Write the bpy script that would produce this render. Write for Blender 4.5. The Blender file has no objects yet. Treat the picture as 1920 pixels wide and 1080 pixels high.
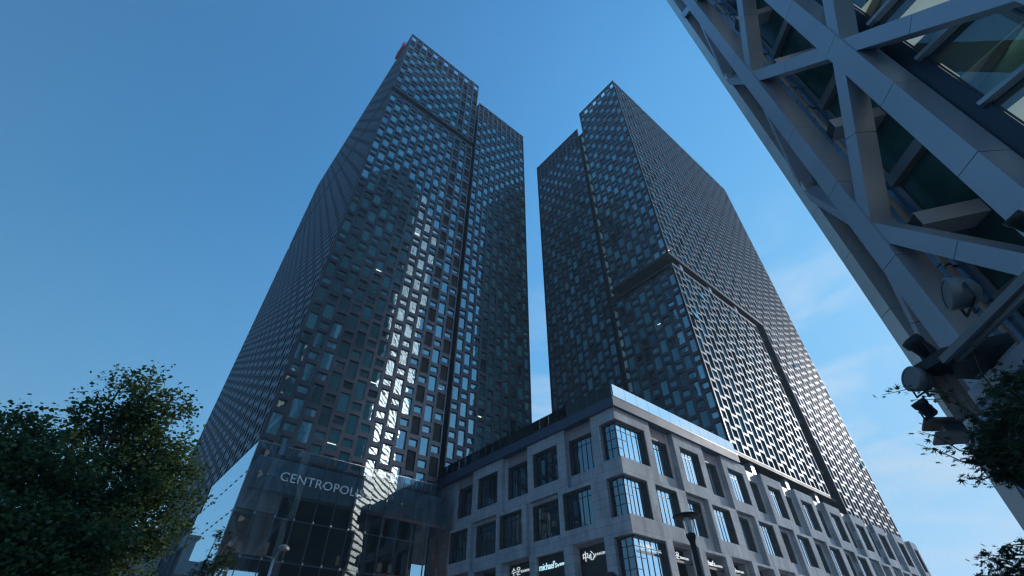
import bpy, math, random
from mathutils import Vector, Matrix
random.seed(11)
sc = bpy.context.scene
col = sc.collection
YAW = 0.873664      # camera heading measured from +X (the towers are aligned with the world axes)
PITCH = 0.723814
FPX = 857.1
EYE = Vector((0, 0, 1.6))

# ------------------------------------------------------------------ camera, sky, sun, exposure
cam = bpy.data.cameras.new("camera")
cam.sensor_width = 36.0
cam.lens = 36.0 * FPX / 1920.0
cam.clip_end = 5000
camo = bpy.data.objects.new("camera", cam)
camo.location = EYE
vdir = Vector((math.cos(YAW) * math.cos(PITCH), math.sin(YAW) * math.cos(PITCH), math.sin(PITCH)))
camo.rotation_euler = vdir.to_track_quat('-Z', 'Y').to_euler()
col.objects.link(camo)
sc.camera = camo

SUN_AZ, SUN_EL = math.radians(-18), math.radians(20)
world = bpy.data.worlds.new("World")
sc.world = world
world.use_nodes = True
wn, wl = world.node_tree.nodes, world.node_tree.links
wn.clear()
sky = wn.new("ShaderNodeTexSky")
sky.sky_type = 'NISHITA'
sky.sun_disc = False
sky.sun_elevation = SUN_EL
sky.sun_rotation = math.pi / 2 - SUN_AZ
sky.air_density = 1.0
sky.dust_density = 0.3
sky.ozone_density = 2.0
bg = wn.new("ShaderNodeBackground")
bg.inputs["Strength"].default_value = 0.12
out = wn.new("ShaderNodeOutputWorld")
# thin cirrus streaks, low on the right hand side
tc = wn.new("ShaderNodeTexCoord")
mp = wn.new("ShaderNodeMapping")
mp.inputs["Scale"].default_value = (2.0, 2.6, 9.0)
mp.inputs["Rotation"].default_value = (0.25, 0.1, 0.3)
cn = wn.new("ShaderNodeTexNoise")
cn.inputs["Scale"].default_value = 1.5
cn.inputs["Detail"].default_value = 7
cn.inputs["Roughness"].default_value = 0.55
cn.inputs["Distortion"].default_value = 0.6
cr = wn.new("ShaderNodeMapRange")
cr.inputs[1].default_value = 0.46
cr.inputs[2].default_value = 0.74
cr.inputs[4].default_value = 0.68
mixc = wn.new("ShaderNodeMix")
mixc.data_type = 'RGBA'
mixc.inputs[7].default_value = (4.6, 5.1, 5.6, 1)
wl.new(tc.outputs["Generated"], mp.inputs[0])
wl.new(mp.outputs[0], cn.inputs["Vector"])
wl.new(cn.outputs[0], cr.inputs[0])
sx = wn.new("ShaderNodeSeparateXYZ")
wl.new(tc.outputs["Generated"], sx.inputs[0])
mk = wn.new("ShaderNodeMapRange")
mk.inputs[1].default_value = 0.72
mk.inputs[2].default_value = 0.45
wl.new(sx.outputs[2], mk.inputs[0])
mk2 = wn.new("ShaderNodeMapRange")      # the cirrus lies on the sunward side only
mk2.inputs[1].default_value = 0.35
mk2.inputs[2].default_value = 0.75
wl.new(sx.outputs[0], mk2.inputs[0])
mm = wn.new("ShaderNodeMath"); mm.operation = 'MULTIPLY'
mm2 = wn.new("ShaderNodeMath"); mm2.operation = 'MULTIPLY'
wl.new(mk.outputs[0], mm.inputs[0]); wl.new(mk2.outputs[0], mm.inputs[1])
wl.new(mm.outputs[0], mm2.inputs[0]); wl.new(cr.outputs[0], mm2.inputs[1])
wl.new(mm2.outputs[0], mixc.inputs[0])
# clear, strongly blue morning air: soft shoulder per channel on the sky's own colour
def vmath(op, a, b=None):
    n_ = wn.new("ShaderNodeVectorMath")
    n_.operation = op
    for i_, v_ in enumerate((a, b)):
        if v_ is None:
            continue
        if isinstance(v_, tuple):
            n_.inputs[i_].default_value = v_
        else:
            wl.new(v_, n_.inputs[i_])
    return n_.outputs[0]
K = 0.1427
xk = vmath('MULTIPLY', sky.outputs[0], (K, K, K))
num = vmath('MULTIPLY', xk, (0.74 / K, 2.20 / K, 3.80 / K))
den = vmath('ADD', vmath('MULTIPLY', xk, (0.8, 2.7, 3.75)), (1.0, 1.0, 1.0))
# thinner, darker air away from the sun
azf = wn.new("ShaderNodeMapRange")
azf.inputs[1].default_value = -0.5
azf.inputs[2].default_value = 0.45
azf.inputs[3].default_value = 0.56
azf.inputs[4].default_value = 1.08
sx0 = wn.new("ShaderNodeSeparateXYZ")
wl.new(tc.outputs["Generated"], sx0.inputs[0])
wl.new(sx0.outputs[0], azf.inputs[0])
sc_ = wn.new("ShaderNodeVectorMath")
sc_.operation = 'SCALE'
wl.new(vmath('DIVIDE', num, den), sc_.inputs[0])
wl.new(azf.outputs[0], sc_.inputs["Scale"])
wl.new(sc_.outputs[0], mixc.inputs[6])
wl.new(mixc.outputs[2], bg.inputs[0])
wl.new(bg.outputs[0], out.inputs[0])

sl = bpy.data.lights.new("sun", 'SUN')
sl.energy = 2.3
sl.angle = math.radians(0.5)
sl.color = (1.0, 0.95, 0.87)
so = bpy.data.objects.new("sun", sl)
sd = Vector((math.cos(SUN_EL) * math.cos(SUN_AZ), math.cos(SUN_EL) * math.sin(SUN_AZ), math.sin(SUN_EL)))
so.rotation_euler = sd.to_track_quat('Z', 'Y').to_euler()
col.objects.link(so)

sc.view_settings.view_transform = 'Standard'
sc.view_settings.look = 'None'
sc.view_settings.gamma = 1.0
sc.view_settings.exposure = 0.68
sc.cycles.max_bounces = 8
sc.cycles.transparent_max_bounces = 12
sc.cycles.glossy_bounces = 4
sc.cycles.sample_clamp_indirect = 6
sc.cycles.use_denoising = True
sc.cycles.filter_width = 1.3

# ------------------------------------------------------------------ camera maths (for measuring only)
FW = Vector((math.cos(YAW), math.sin(YAW), 0))
RT = Vector((math.sin(YAW), -math.cos(YAW), 0))
UPH = Vector((0, 0, 1))
CF = FW * math.cos(PITCH) + UPH * math.sin(PITCH)
CU = -FW * math.sin(PITCH) + UPH * math.cos(PITCH)

def proj(p):
    v = Vector(p) - EYE
    d = v.dot(CF)
    if d < 0.1:
        return None
    return 960 + FPX * v.dot(RT) / d, 540 - FPX * v.dot(CU) / d, d

def at(px, py, hd):
    """point seen in direction px,py at horizontal distance hd"""
    r = CF * FPX + RT * (px - 960) + CU * (540 - py)
    h = math.hypot(r.x, r.y)
    return EYE + r * (hd / h)

def W(r, f, z):
    """r metres to the right of, f metres in front of the spot where the photographer stands"""
    return Vector((RT.x * r + FW.x * f, RT.y * r + FW.y * f, z))

# ------------------------------------------------------------------ materials
def mat(name):
    m = bpy.data.materials.new(name)
    m.use_nodes = True
    return m, m.node_tree.nodes, m.node_tree.links, m.node_tree.nodes["Principled BSDF"]

def simple(name, c, rough=0.5, metal=0.0, noise=0.0, nscale=3.0, spec=None, bump=0.0, emit=None, estr=0.0):
    m, n, l, b = mat(name)
    b.inputs["Base Color"].default_value = (*c, 1)
    b.inputs["Roughness"].default_value = rough
    b.inputs["Metallic"].default_value = metal
    if spec is not None:
        b.inputs["Specular IOR Level"].default_value = spec
    if emit:
        b.inputs["Emission Color"].default_value = (*emit, 1)
        b.inputs["Emission Strength"].default_value = estr
    if noise or bump:
        t = n.new("ShaderNodeTexCoord")
        x = n.new("ShaderNodeTexNoise")
        x.inputs["Scale"].default_value = nscale
        x.inputs["Detail"].default_value = 6
        l.new(t.outputs["Object"], x.inputs["Vector"])
        if noise:
            r = n.new("ShaderNodeMapRange")
            r.inputs[1].default_value = 0.3
            r.inputs[2].default_value = 0.7
            r.inputs[3].default_value = 1 - noise
            r.inputs[4].default_value = 1 + noise
            l.new(x.outputs[0], r.inputs[0])
            h = n.new("ShaderNodeVectorMath")
            h.operation = 'SCALE'
            h.inputs[0].default_value = c
            l.new(r.outputs[0], h.inputs["Scale"])
            l.new(h.outputs[0], b.inputs["Base Color"])
            r2 = n.new("ShaderNodeMapRange")
            r2.inputs[3].default_value = max(0.02, rough - 0.1)
            r2.inputs[4].default_value = min(1, rough + 0.12)
            l.new(x.outputs[0], r2.inputs[0])
            l.new(r2.outputs[0], b.inputs["Roughness"])
        if bump:
            bp = n.new("ShaderNodeBump")
            bp.inputs["Strength"].default_value = bump
            bp.inputs["Distance"].default_value = 0.02
            l.new(x.outputs[0], bp.inputs["Height"])
            l.new(bp.outputs[0], b.inputs["Normal"])
    return m

def glass(name, tint, ior=2.3, gcol=(0.9, 0.95, 1.0), wave=0.0, wscale=0.5, rough=0.0, film=None, film_max=0.55):
    m = bpy.data.materials.new(name)
    m.use_nodes = True
    n, l = m.node_tree.nodes, m.node_tree.links
    n.clear()
    o = n.new("ShaderNodeOutputMaterial")
    mx = n.new("ShaderNodeMixShader")
    tr = n.new("ShaderNodeBsdfTransparent")
    gl = n.new("ShaderNodeBsdfGlossy")
    fr = n.new("ShaderNodeFresnel")
    fr.inputs["IOR"].default_value = ior
    tr.inputs[0].default_value = (*tint, 1)
    gl.inputs[0].default_value = (*gcol, 1)
    gl.inputs["Roughness"].default_value = rough
    l.new(fr.outputs[0], mx.inputs[0])
    l.new(tr.outputs[0], mx.inputs[1])
    l.new(gl.outputs[0], mx.inputs[2])
    if film:
        # body colour of coated glass plus painted sky reflection, different from pane to pane
        df = n.new("ShaderNodeBsdfDiffuse")
        df.inputs[0].default_value = (*film, 1)
        g_ = n.new("ShaderNodeNewGeometry")
        oi = n.new("ShaderNodeObjectInfo")
        ad = n.new("ShaderNodeMath"); ad.operation = 'ADD'
        fc_ = n.new("ShaderNodeMath"); fc_.operation = 'FRACT'
        mr = n.new("ShaderNodeMapRange")
        mr.inputs[3].default_value = 0.03
        mr.inputs[4].default_value = film_max
        m2 = n.new("ShaderNodeMixShader")
        l.new(g_.outputs["Random Per Island"], ad.inputs[0])
        l.new(oi.outputs["Random"], ad.inputs[1])
        l.new(ad.outputs[0], fc_.inputs[0])
        l.new(fc_.outputs[0], mr.inputs[0])
        l.new(mr.outputs[0], m2.inputs[0])
        l.new(tr.outputs[0], m2.inputs[1])
        l.new(df.outputs[0], m2.inputs[2])
        l.new(m2.outputs[0], mx.inputs[1])
    l.new(mx.outputs[0], o.inputs[0])
    if wave:
        t = n.new("ShaderNodeTexCoord")
        x = n.new("ShaderNodeTexNoise")
        x.inputs["Scale"].default_value = wscale
        x.inputs["Detail"].default_value = 1.5
        bp = n.new("ShaderNodeBump")
        bp.inputs["Strength"].default_value = 1.0
        bp.inputs["Distance"].default_value = wave
        l.new(t.outputs["Object"], x.inputs["Vector"])
        l.new(x.outputs[0], bp.inputs["Height"])
        l.new(bp.outputs[0], gl.inputs["Normal"])
    return m

def stone(name, plane, c1, c2, cm, bw=1.35, bh=0.62, streak=0.22):
    m, n, l, b = mat(name)
    t = n.new("ShaderNodeTexCoord")
    s = n.new("ShaderNodeSeparateXYZ")
    k = n.new("ShaderNodeCombineXYZ")
    l.new(t.outputs["Object"], s.inputs[0])
    l.new(s.outputs[1 if plane == 'x' else 0], k.inputs[0])
    l.new(s.outputs[2], k.inputs[1])
    br = n.new("ShaderNodeTexBrick")
    br.inputs["Scale"].default_value = 1
    br.inputs["Brick Width"].default_value = bw
    br.inputs["Row Height"].default_value = bh
    br.inputs["Mortar Size"].default_value = 0.011
    br.inputs["Mortar Smooth"].default_value = 0.0
    br.inputs["Color1"].default_value = (*c1, 1)
    br.inputs["Color2"].default_value = (*c2, 1)
    br.inputs["Mortar"].default_value = (*cm, 1)
    l.new(k.outputs[0], br.inputs["Vector"])
    x = n.new("ShaderNodeTexNoise")
    x.inputs["Scale"].default_value = 0.9
    x.inputs["Detail"].default_value = 9
    x.inputs["Roughness"].default_value = 0.62
    mp_ = n.new("ShaderNodeMapping")
    mp_.inputs["Scale"].default_value = (1.3, 1.3, 0.45)
    l.new(t.outputs["Object"], mp_.inputs[0])
    l.new(mp_.outputs[0], x.inputs["Vector"])
    r = n.new("ShaderNodeMapRange")
    r.inputs[1].default_value = 0.3
    r.inputs[2].default_value = 0.7
    r.inputs[3].default_value = 1 - streak
    r.inputs[4].default_value = 1 + streak
    l.new(x.outputs[0], r.inputs[0])
    h = n.new("ShaderNodeVectorMath")
    h.operation = 'SCALE'
    l.new(br.outputs[0], h.inputs[0])
    l.new(r.outputs[0], h.inputs["Scale"])
    l.new(h.outputs[0], b.inputs["Base Color"])
    b.inputs["Roughness"].default_value = 0.9
    b.inputs["Specular IOR Level"].default_value = 0.12
    g = n.new("ShaderNodeTexNoise")
    g.inputs["Scale"].default_value = 40
    g.inputs["Detail"].default_value = 4
    l.new(t.outputs["Object"], g.inputs["Vector"])
    bp = n.new("ShaderNodeBump")
    bp.inputs["Strength"].default_value = 0.25
    bp.inputs["Distance"].default_value = 0.01
    l.new(g.outputs[0], bp.inputs["Height"])
    l.new(bp.outputs[0], b.inputs["Normal"])
    return m

def leafmat(name, c1, c2, trans=0.35):
    m, n, l, b = mat(name)
    t = n.new("ShaderNodeObjectInfo")
    g = n.new("ShaderNodeNewGeometry")
    r = n.new("ShaderNodeMix")
    r.data_type = 'RGBA'
    r.inputs[6].default_value = (*c1, 1)
    r.inputs[7].default_value = (*c2, 1)
    l.new(g.outputs["Random Per Island"], r.inputs[0])
    l.new(r.outputs[2], b.inputs["Base Color"])
    b.inputs["Roughness"].default_value = 0.5
    tl = n.new("ShaderNodeBsdfTranslucent")
    l.new(r.outputs[2], tl.inputs[0])
    mx = n.new("ShaderNodeMixShader")
    mx.inputs[0].default_value = trans
    o = n["Material Output"]
    l.new(b.outputs[0], mx.inputs[1])
    l.new(tl.outputs[0], mx.inputs[2])
    l.new(mx.outputs[0], o.inputs[0])
    return m

M = {}
M['frame'] = simple("dark_bronze_metal", (0.082, 0.088, 0.112), 0.36, 0.6, 0.22, 0.35, spec=0.35)
M['screen'] = simple("silver_and_sheen_metal", (0.14, 0.165, 0.205), 0.55, 0.8, 0.12, 0.3)  # paler than the frame metal: grazing sky sheen put into the colour
M['soffit'] = simple("charcoal_soffit", (0.030, 0.033, 0.038), 0.6, 0, 0.2, 0.5)
M['louvre'] = simple("black_louvre", (0.018, 0.017, 0.018), 0.6)
M['pane'] = glass("teal_window_glass", (0.42, 0.78, 0.76), 3.8, (0.72, 0.90, 1.0), 0.006, 0.7, film=(0.16, 0.60, 0.68))
M['paneB'] = glass("sky_painted_window_glass", (0.42, 0.78, 0.78), 3.8, (0.72, 0.90, 1.0), 0.006, 0.7, film=(0.20, 0.66, 0.84), film_max=0.9)  # stronger diffuse blue stands in for the sky reflected on this tower
M['pane2'] = glass("podium_window_glass", (0.30, 0.42, 0.45), 3.2, (0.62, 0.86, 1.0), 0.004, 0.6)
M['clear'] = glass("clear_glass", (0.62, 0.80, 0.84), 1.42, (0.85, 0.95, 1.0), 0.0)
M['hall'] = glass("entrance_hall_glass", (0.74, 0.82, 0.88), 2.1, (0.86, 0.96, 1.0), 0.02, 0.25)
M['hallside'] = glass("entrance_hall_side_glass", (0.10, 0.16, 0.2), 3.6, (0.80, 0.92, 1.0), 0.004, 0.3)
M['mullion'] = simple("dark_mullion", (0.035, 0.050, 0.075), 0.35, 0.4)
M['inner'] = simple("interior_wall", (0.05, 0.055, 0.055), 0.8, 0, 0.3, 0.4)
M['greenroom'] = simple('green_stair_wall', (0.20, 0.42, 0.34), 0.7, 0, 0.5, 0.3)
M['ceiling'] = simple("interior_ceiling", (0.10, 0.11, 0.11), 0.9)
M['lit_ceiling'] = simple('pale_lit_ceiling', (0.6, 0.58, 0.52), 0.8, emit=(0.9, 0.87, 0.78), estr=0.28)
M['blind'] = simple("roller_blind", (0.66, 0.78, 0.74), 0.85, 0, 0.15, 0.4)
M['blindw'] = simple("pale_blind", (0.70, 0.72, 0.72), 0.85)
M['tube'] = simple("ceiling_tube_light", (1, 1, 1), 0.5, emit=(1.0, 0.55, 0.48), estr=4.0)
M['stone_l'] = stone("grey_stone_left", 'x', (0.46, 0.485, 0.53), (0.41, 0.43, 0.475), (0.15, 0.16, 0.18))
M['stone_r'] = stone("grey_stone_right", 'y', (0.46, 0.485, 0.53), (0.41, 0.43, 0.475), (0.24, 0.255, 0.285), 2.2, 1.0, 0.26)
M['header'] = simple("mauve_header_panel", (0.32, 0.28, 0.31), 0.5, 0.1, 0.1, 0.6)
M['reveal'] = simple("brown_window_reveal", (0.085, 0.080, 0.078), 0.5, 0.2, 0.15, 1.0)
M['band'] = simple("blue_grey_roof_band", (0.040, 0.075, 0.135), 0.6, 0.0, 0.08, 0.5)
M['white'] = simple("white_sign_letter", (0.8, 0.8, 0.8), 0.4, emit=(0.85, 0.95, 1.0), estr=0.35)
M['whitecold'] = simple("lit_sign_letter", (0.8, 0.8, 0.8), 0.4, emit=(0.55, 0.9, 1.0), estr=0.55)
M['silverletter'] = simple("brushed_letter", (0.85, 0.9, 0.92), 0.5, 0.0)
M['taupe'] = simple("taupe_fascia", (0.52, 0.66, 0.72), 0.6, 0, 0.2, 0.7)
M['fin'] = simple("pale_glass_fin", (0.42, 0.48, 0.52), 0.4)
M['steel'] = simple("stainless_steel", (0.55, 0.56, 0.58), 0.25, 0.9)
M['alu'] = simple("blue_grey_aluminium_panel", (0.41, 0.46, 0.54), 0.34, 0.3, 0.07, 0.25)
M['aluw'] = simple("horizon_lit_aluminium", (0.85, 0.83, 0.80), 0.38, 0.55, 0.06, 0.3)  # paler copy of the panels: bounced horizon light put into the colour
M['alud'] = simple("panel_joint", (0.02, 0.022, 0.028), 0.6)
M['cream'] = simple("cream_render", (0.62, 0.58, 0.50), 0.7, 0, 0.08, 0.5)
M['pipe'] = simple("cream_downpipe", (0.55, 0.46, 0.36), 0.45)
M['bluepanel'] = simple("glossy_blue_panel", (0.20, 0.29, 0.41), 0.25, 0.35, 0.05, 0.4)
M['jglass'] = glass("green_core_glass", (0.60, 0.78, 0.70), 1.42, (0.85, 0.95, 1.0), 0.01, 0.4)
M['coreglass'] = simple('dark_green_core_glass', (0.022, 0.075, 0.062), 0.22, 0, 0.5, 0.35, spec=0.3)
M['bglass'] = glass("bay_glass", (0.50, 0.66, 0.66), 2.5, (0.80, 0.94, 1.0), 0.008, 0.4)
M['tglass'] = simple("dark_curtain_wall", (0.015, 0.045, 0.048), 0.08, 0.0, spec=0.8)
M['whiteband'] = simple("white_band_panel", (0.95, 0.95, 0.93), 0.55, 0.9)
M['black'] = simple("black_paint", (0.02, 0.02, 0.022), 0.4, 0.1)
M['darkmetal'] = simple("floodlight_housing", (0.025, 0.026, 0.03), 0.45, 0.3)
M['grey'] = simple("mid_grey_metal", (0.22, 0.22, 0.23), 0.5, 0.4, 0.1, 2)
M['plank'] = simple("weathered_deck", (0.24, 0.20, 0.18), 0.7, 0, 0.25, 3)
M['red'] = simple("red_enamel", (0.42, 0.03, 0.08), 0.4)
M['darkred'] = simple("dark_red_enamel", (0.075, 0.012, 0.014), 0.35)
M['bark'] = simple("bark", (0.07, 0.055, 0.042), 0.9, 0, 0.3, 8, bump=0.6)
M['leafA'] = leafmat("broad_leaf", (0.030, 0.072, 0.034), (0.15, 0.22, 0.075), 0.42)  # random leaf tones, the paler one raised to suggest sunlit leaves
M['leafM'] = leafmat("maple_leaf", (0.022, 0.052, 0.026), (0.065, 0.105, 0.045), 0.35)
M['shrub'] = leafmat("roof_shrub", (0.05, 0.10, 0.03), (0.10, 0.16, 0.05), 0.3)
M['asphalt'] = simple("paving", (0.34, 0.33, 0.32), 0.85, 0, 0.15, 0.6)
M['road'] = simple("asphalt", (0.05, 0.05, 0.052), 0.85, 0, 0.2, 2)
M['lampglass'] = simple("lamp_glass", (0.75, 0.78, 0.8), 0.12, 0.0)
M['palestone'] = simple("pale_stone", (0.50, 0.48, 0.47), 0.7, 0, 0.1, 1)
M['concrete'] = simple("concrete", (0.30, 0.30, 0.30), 0.8, 0, 0.12, 0.8)

# ------------------------------------------------------------------ mesh builder
class MB:
    def __init__(s):
        s.v, s.f, s.m, s.mats = [], [], [], []
    def mi(s, m):
        if m not in s.mats:
            s.mats.append(m)
        return s.mats.index(m)
    def quad(s, a, b, c, d, m=None):
        i = len(s.v)
        s.v += [tuple(a), tuple(b), tuple(c), tuple(d)]
        s.f.append((i, i + 1, i + 2, i + 3))
        s.m.append(s.mi(m) if m else 0)
    def poly(s, pts, m=None):
        i = len(s.v)
        s.v += [tuple(p) for p in pts]
        s.f.append(tuple(range(i, i + len(pts))))
        s.m.append(s.mi(m) if m else 0)
    def hexa(s, p, m=None, skip=()):
        i = len(s.v)
        s.v += [tuple(q) for q in p]
        k = s.mi(m) if m else 0
        for j, fc in enumerate(((0, 3, 2, 1), (4, 5, 6, 7), (0, 1, 5, 4), (1, 2, 6, 5), (2, 3, 7, 6), (3, 0, 4, 7))):
            if j in skip:
                continue
            s.f.append(tuple(i + q for q in fc))
            s.m.append(k)
    def box(s, x0, y0, z0, x1, y1, z1, m=None):
        s.hexa([(x0, y0, z0), (x1, y0, z0), (x1, y1, z0), (x0, y1, z0), (x0, y0, z1), (x1, y0, z1), (x1, y1, z1), (x0, y1, z1)], m)
    def beam(s, a, b, u, w, h, m=None, u2=None):
        """box from a to b; u = width direction, w full width, h full depth along cross(dir, u)"""
        a, b = Vector(a), Vector(b)
        d = (b - a).normalized()
        u = Vector(u)
        u = (u - d * u.dot(d)).normalized()
        n = d.cross(u)
        if u2:
            pass
        q = [(-w / 2, -h / 2), (w / 2, -h / 2), (w / 2, h / 2), (-w / 2, h / 2)]
        s.hexa([a + u * x + n * y for x, y in q] + [b + u * x + n * y for x, y in q], m)
    def prism(s, pts, z0, z1, m=None):
        n = len(pts)
        i = len(s.v)
        s.v += [(p[0], p[1], z0) for p in pts] + [(p[0], p[1], z1) for p in pts]
        k = s.mi(m) if m else 0
        for j in range(n):
            s.f.append((i + j, i + (j + 1) % n, i + n + (j + 1) % n, i + n + j))
            s.m.append(k)
        s.f.append(tuple(i + n + j for j in range(n)))
        s.m.append(k)
        s.f.append(tuple(i + n - 1 - j for j in range(n)))
        s.m.append(k)
    def tube(s, pts, rads, seg=10, m=None, caps=True):
        k = s.mi(m) if m else 0
        rings = []
        for j, p in enumerate(pts):
            p = Vector(p)
            d = (Vector(pts[min(j + 1, len(pts) - 1)]) - Vector(pts[max(j - 1, 0)])).normalized()
            u = d.orthogonal().normalized()
            if j:
                pu = rings[-1][1]
                u = (pu - d * pu.dot(d)).normalized()
            w = d.cross(u)
            i = len(s.v)
            for q in range(seg):
                a = 2 * math.pi * q / seg
                s.v.append(tuple(p + (u * math.cos(a) + w * math.sin(a)) * rads[j]))
            rings.append((i, u))
        for j in range(len(pts) - 1):
            a, b = rings[j][0], rings[j + 1][0]
            for q in range(seg):
                s.f.append((a + q, a + (q + 1) % seg, b + (q + 1) % seg, b + q))
                s.m.append(k)
        if caps:
            s.f.append(tuple(rings[0][0] + q for q in reversed(range(seg))))
            s.m.append(k)
            s.f.append(tuple(rings[-1][0] + q for q in range(seg)))
            s.m.append(k)
    def lathe(s, c, prof, seg=28, m=None, axis=None):
        """prof: (radius, height) along the axis"""
        k = s.mi(m) if m else 0
        c = Vector(c)
        ax = Vector(axis).normalized() if axis else Vector((0, 0, 1))
        u = ax.orthogonal().normalized()
        w = ax.cross(u)
        r0 = []
        for (r, h) in prof:
            i = len(s.v)
            for q in range(seg):
                a = 2 * math.pi * q / seg
                s.v.append(tuple(c + ax * h + (u * math.cos(a) + w * math.sin(a)) * max(r, 0.0005)))
            r0.append(i)
        for j in range(len(prof) - 1):
            for q in range(seg):
                s.f.append((r0[j] + q, r0[j] + (q + 1) % seg, r0[j + 1] + (q + 1) % seg, r0[j + 1] + q))
                s.m.append(k)
    def build(s, name, m=None, parent=None, smooth=False):
        me = bpy.data.meshes.new(name)
        me.from_pydata(s.v, [], s.f)
        if s.mats:
            for x in s.mats:
                me.materials.append(x)
            me.polygons.foreach_set("material_index", s.m)
        elif m:
            me.materials.append(m)
        if smooth:
            me.polygons.foreach_set("use_smooth", [True] * len(me.polygons))
        me.update()
        o = bpy.data.objects.new(name, me)
        col.objects.link(o)
        if parent:
            o.parent = parent
            o.matrix_parent_inverse = parent.matrix_world.inverted()
        return o

def empty(name, label, cat, loc=(0, 0, 0), group=None):
    o = bpy.data.objects.new(name, None)
    o.location = loc
    col.objects.link(o)
    bpy.context.view_layer.update()
    o["label"] = label
    o["category"] = cat
    if group:
        o["group"] = group
    return o

def tag(o, label, cat, group=None):
    o["label"] = label
    o["category"] = cat
    if group:
        o["group"] = group
    return o

def struct(o):
    o["kind"] = "structure"
    return o

# ------------------------------------------------------------------ ground
g = MB(); g.quad((-450, -450, 0), (450, -450, 0), (450, 450, 0), (-450, 450, 0))
struct(g.build("ground", M['asphalt']))
g = MB(); g.quad((-400, -13, 0.004), (400, -13, 0.004), (400, -1.5, 0.004), (-400, -1.5, 0.004))
g2 = MB(); g2.quad((-400, 9.5, 0.004), (400, 9.5, 0.004), (400, 16.5, 0.004), (-400, 16.5, 0.004))
struct(g2.build("road", M['road']))

# ------------------------------------------------------------------ tower facades
FL = 3.96          # storey height
TZ = 20.2          # centre of the lowest tall opening of an even column
class Face:
    """local axes of a facade: origin corner, u along the face, n outwards"""
    def __init__(s, o, u, n):
        s.o, s.u, s.n = Vector((o[0], o[1], 0)), Vector((u[0], u[1], 0)), Vector((n[0], n[1], 0))
    def P(s, u, z, d=0.0):
        return s.o + s.u * u + s.n * d + Vector((0, 0, z))
    def box(s, mb, u0, u1, z0, z1, d0, d1, m=None):
        P = s.P
        mb.hexa([P(u0, z0, d0), P(u1, z0, d0), P(u1, z0, d1), P(u0, z0, d1), P(u0, z1, d0), P(u1, z1, d0), P(u1, z1, d1), P(u0, z1, d1)], m)

def openings(c, phase):
    out_ = []
    for k in range(-6, 30):
        zc = TZ + FL * k + (FL / 2 if (c + phase) % 2 else 0)
        out_.append((zc - 1.06, zc + 1.06, 'tall'))
        out_.append((zc + FL / 2 - 0.42, zc + FL / 2 + 0.42, 'small'))
    return out_

def facade(F, frame, wins, u0, pitch, n, z0, z1, phase=0, mw=0.36, dep=0.30, opentop=0, louvretop=0, c0=0, cap=None, grow=0.0,
           darkcols=(), edge=0.16, tilt=0.006, openrate=0.0):
    """frame goes into MB frame; panes are appended to wins as (quad, area)"""
    zt = z1 - opentop
    zl = zt - louvretop
    def bar(ua, ub, za, zb):
        if cap:  # sheen painted as a pale front, reveal shade as the dark bar behind
            F.box(frame, ua, ub, za, zb, -dep, -.025, M['frame'])
            F.box(frame, ua, ub, za, zb, -.025, 0, cap)
        else:
            F.box(frame, ua, ub, za, zb, -dep, 0)
    for c in range(n + 1):
        u = u0 + c * pitch
        bar(max(u - mw / 2, u0), min(u + mw / 2, u0 + n * pitch), z0, z1)
    for c in range(n):
        a, b = u0 + c * pitch + mw / 2, u0 + (c + 1) * pitch - mw / 2
        zc = z0
        ops = sorted(openings(c + c0, phase))
        cuts = []
        for (p, q, kd) in ops:
            p2, q2 = max(p - grow, z0 + edge), min(q + grow, z1 - edge)
            if q2 - p2 > 0.22:
                cuts.append((p2, q2, kd))
        for (p, q, kd) in cuts:
            bar(a, b, zc, p)
            zc = q
            if p > zt:
                continue
            dark = p > zl or (c + c0) in darkcols and kd == 'tall'
            r1, r2 = random.gauss(0, tilt), random.gauss(0, tilt)
            w, h = b - a, q - p
            d0 = -dep + 0.10
            if not dark and random.random() < openrate:
                r2 = 0.22
            quad = [F.P(a, p, d0 + r1 * w / 2 + r2 * h), F.P(b, p, d0 - r1 * w / 2 + r2 * h), F.P(b, q, d0 - r1 * w / 2), F.P(a, q, d0 + r1 * w / 2)]
            wins.append((quad, dark, F, a, b, p, q, kd))
        bar(a, b, zc, z1)

def area_px(q):
    pr = [proj(p) for p in q]
    if any(p is None for p in pr):
        return 0
    if not (-20 < pr[0][0] < 1940 and -20 < pr[0][1] < 1100):
        return 0
    s = 0
    for i in range(4):
        x0, y0 = pr[i][:2]
        x1, y1 = pr[(i + 1) % 4][:2]
        s += x0 * y1 - x1 * y0
    return abs(s) / 2

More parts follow.
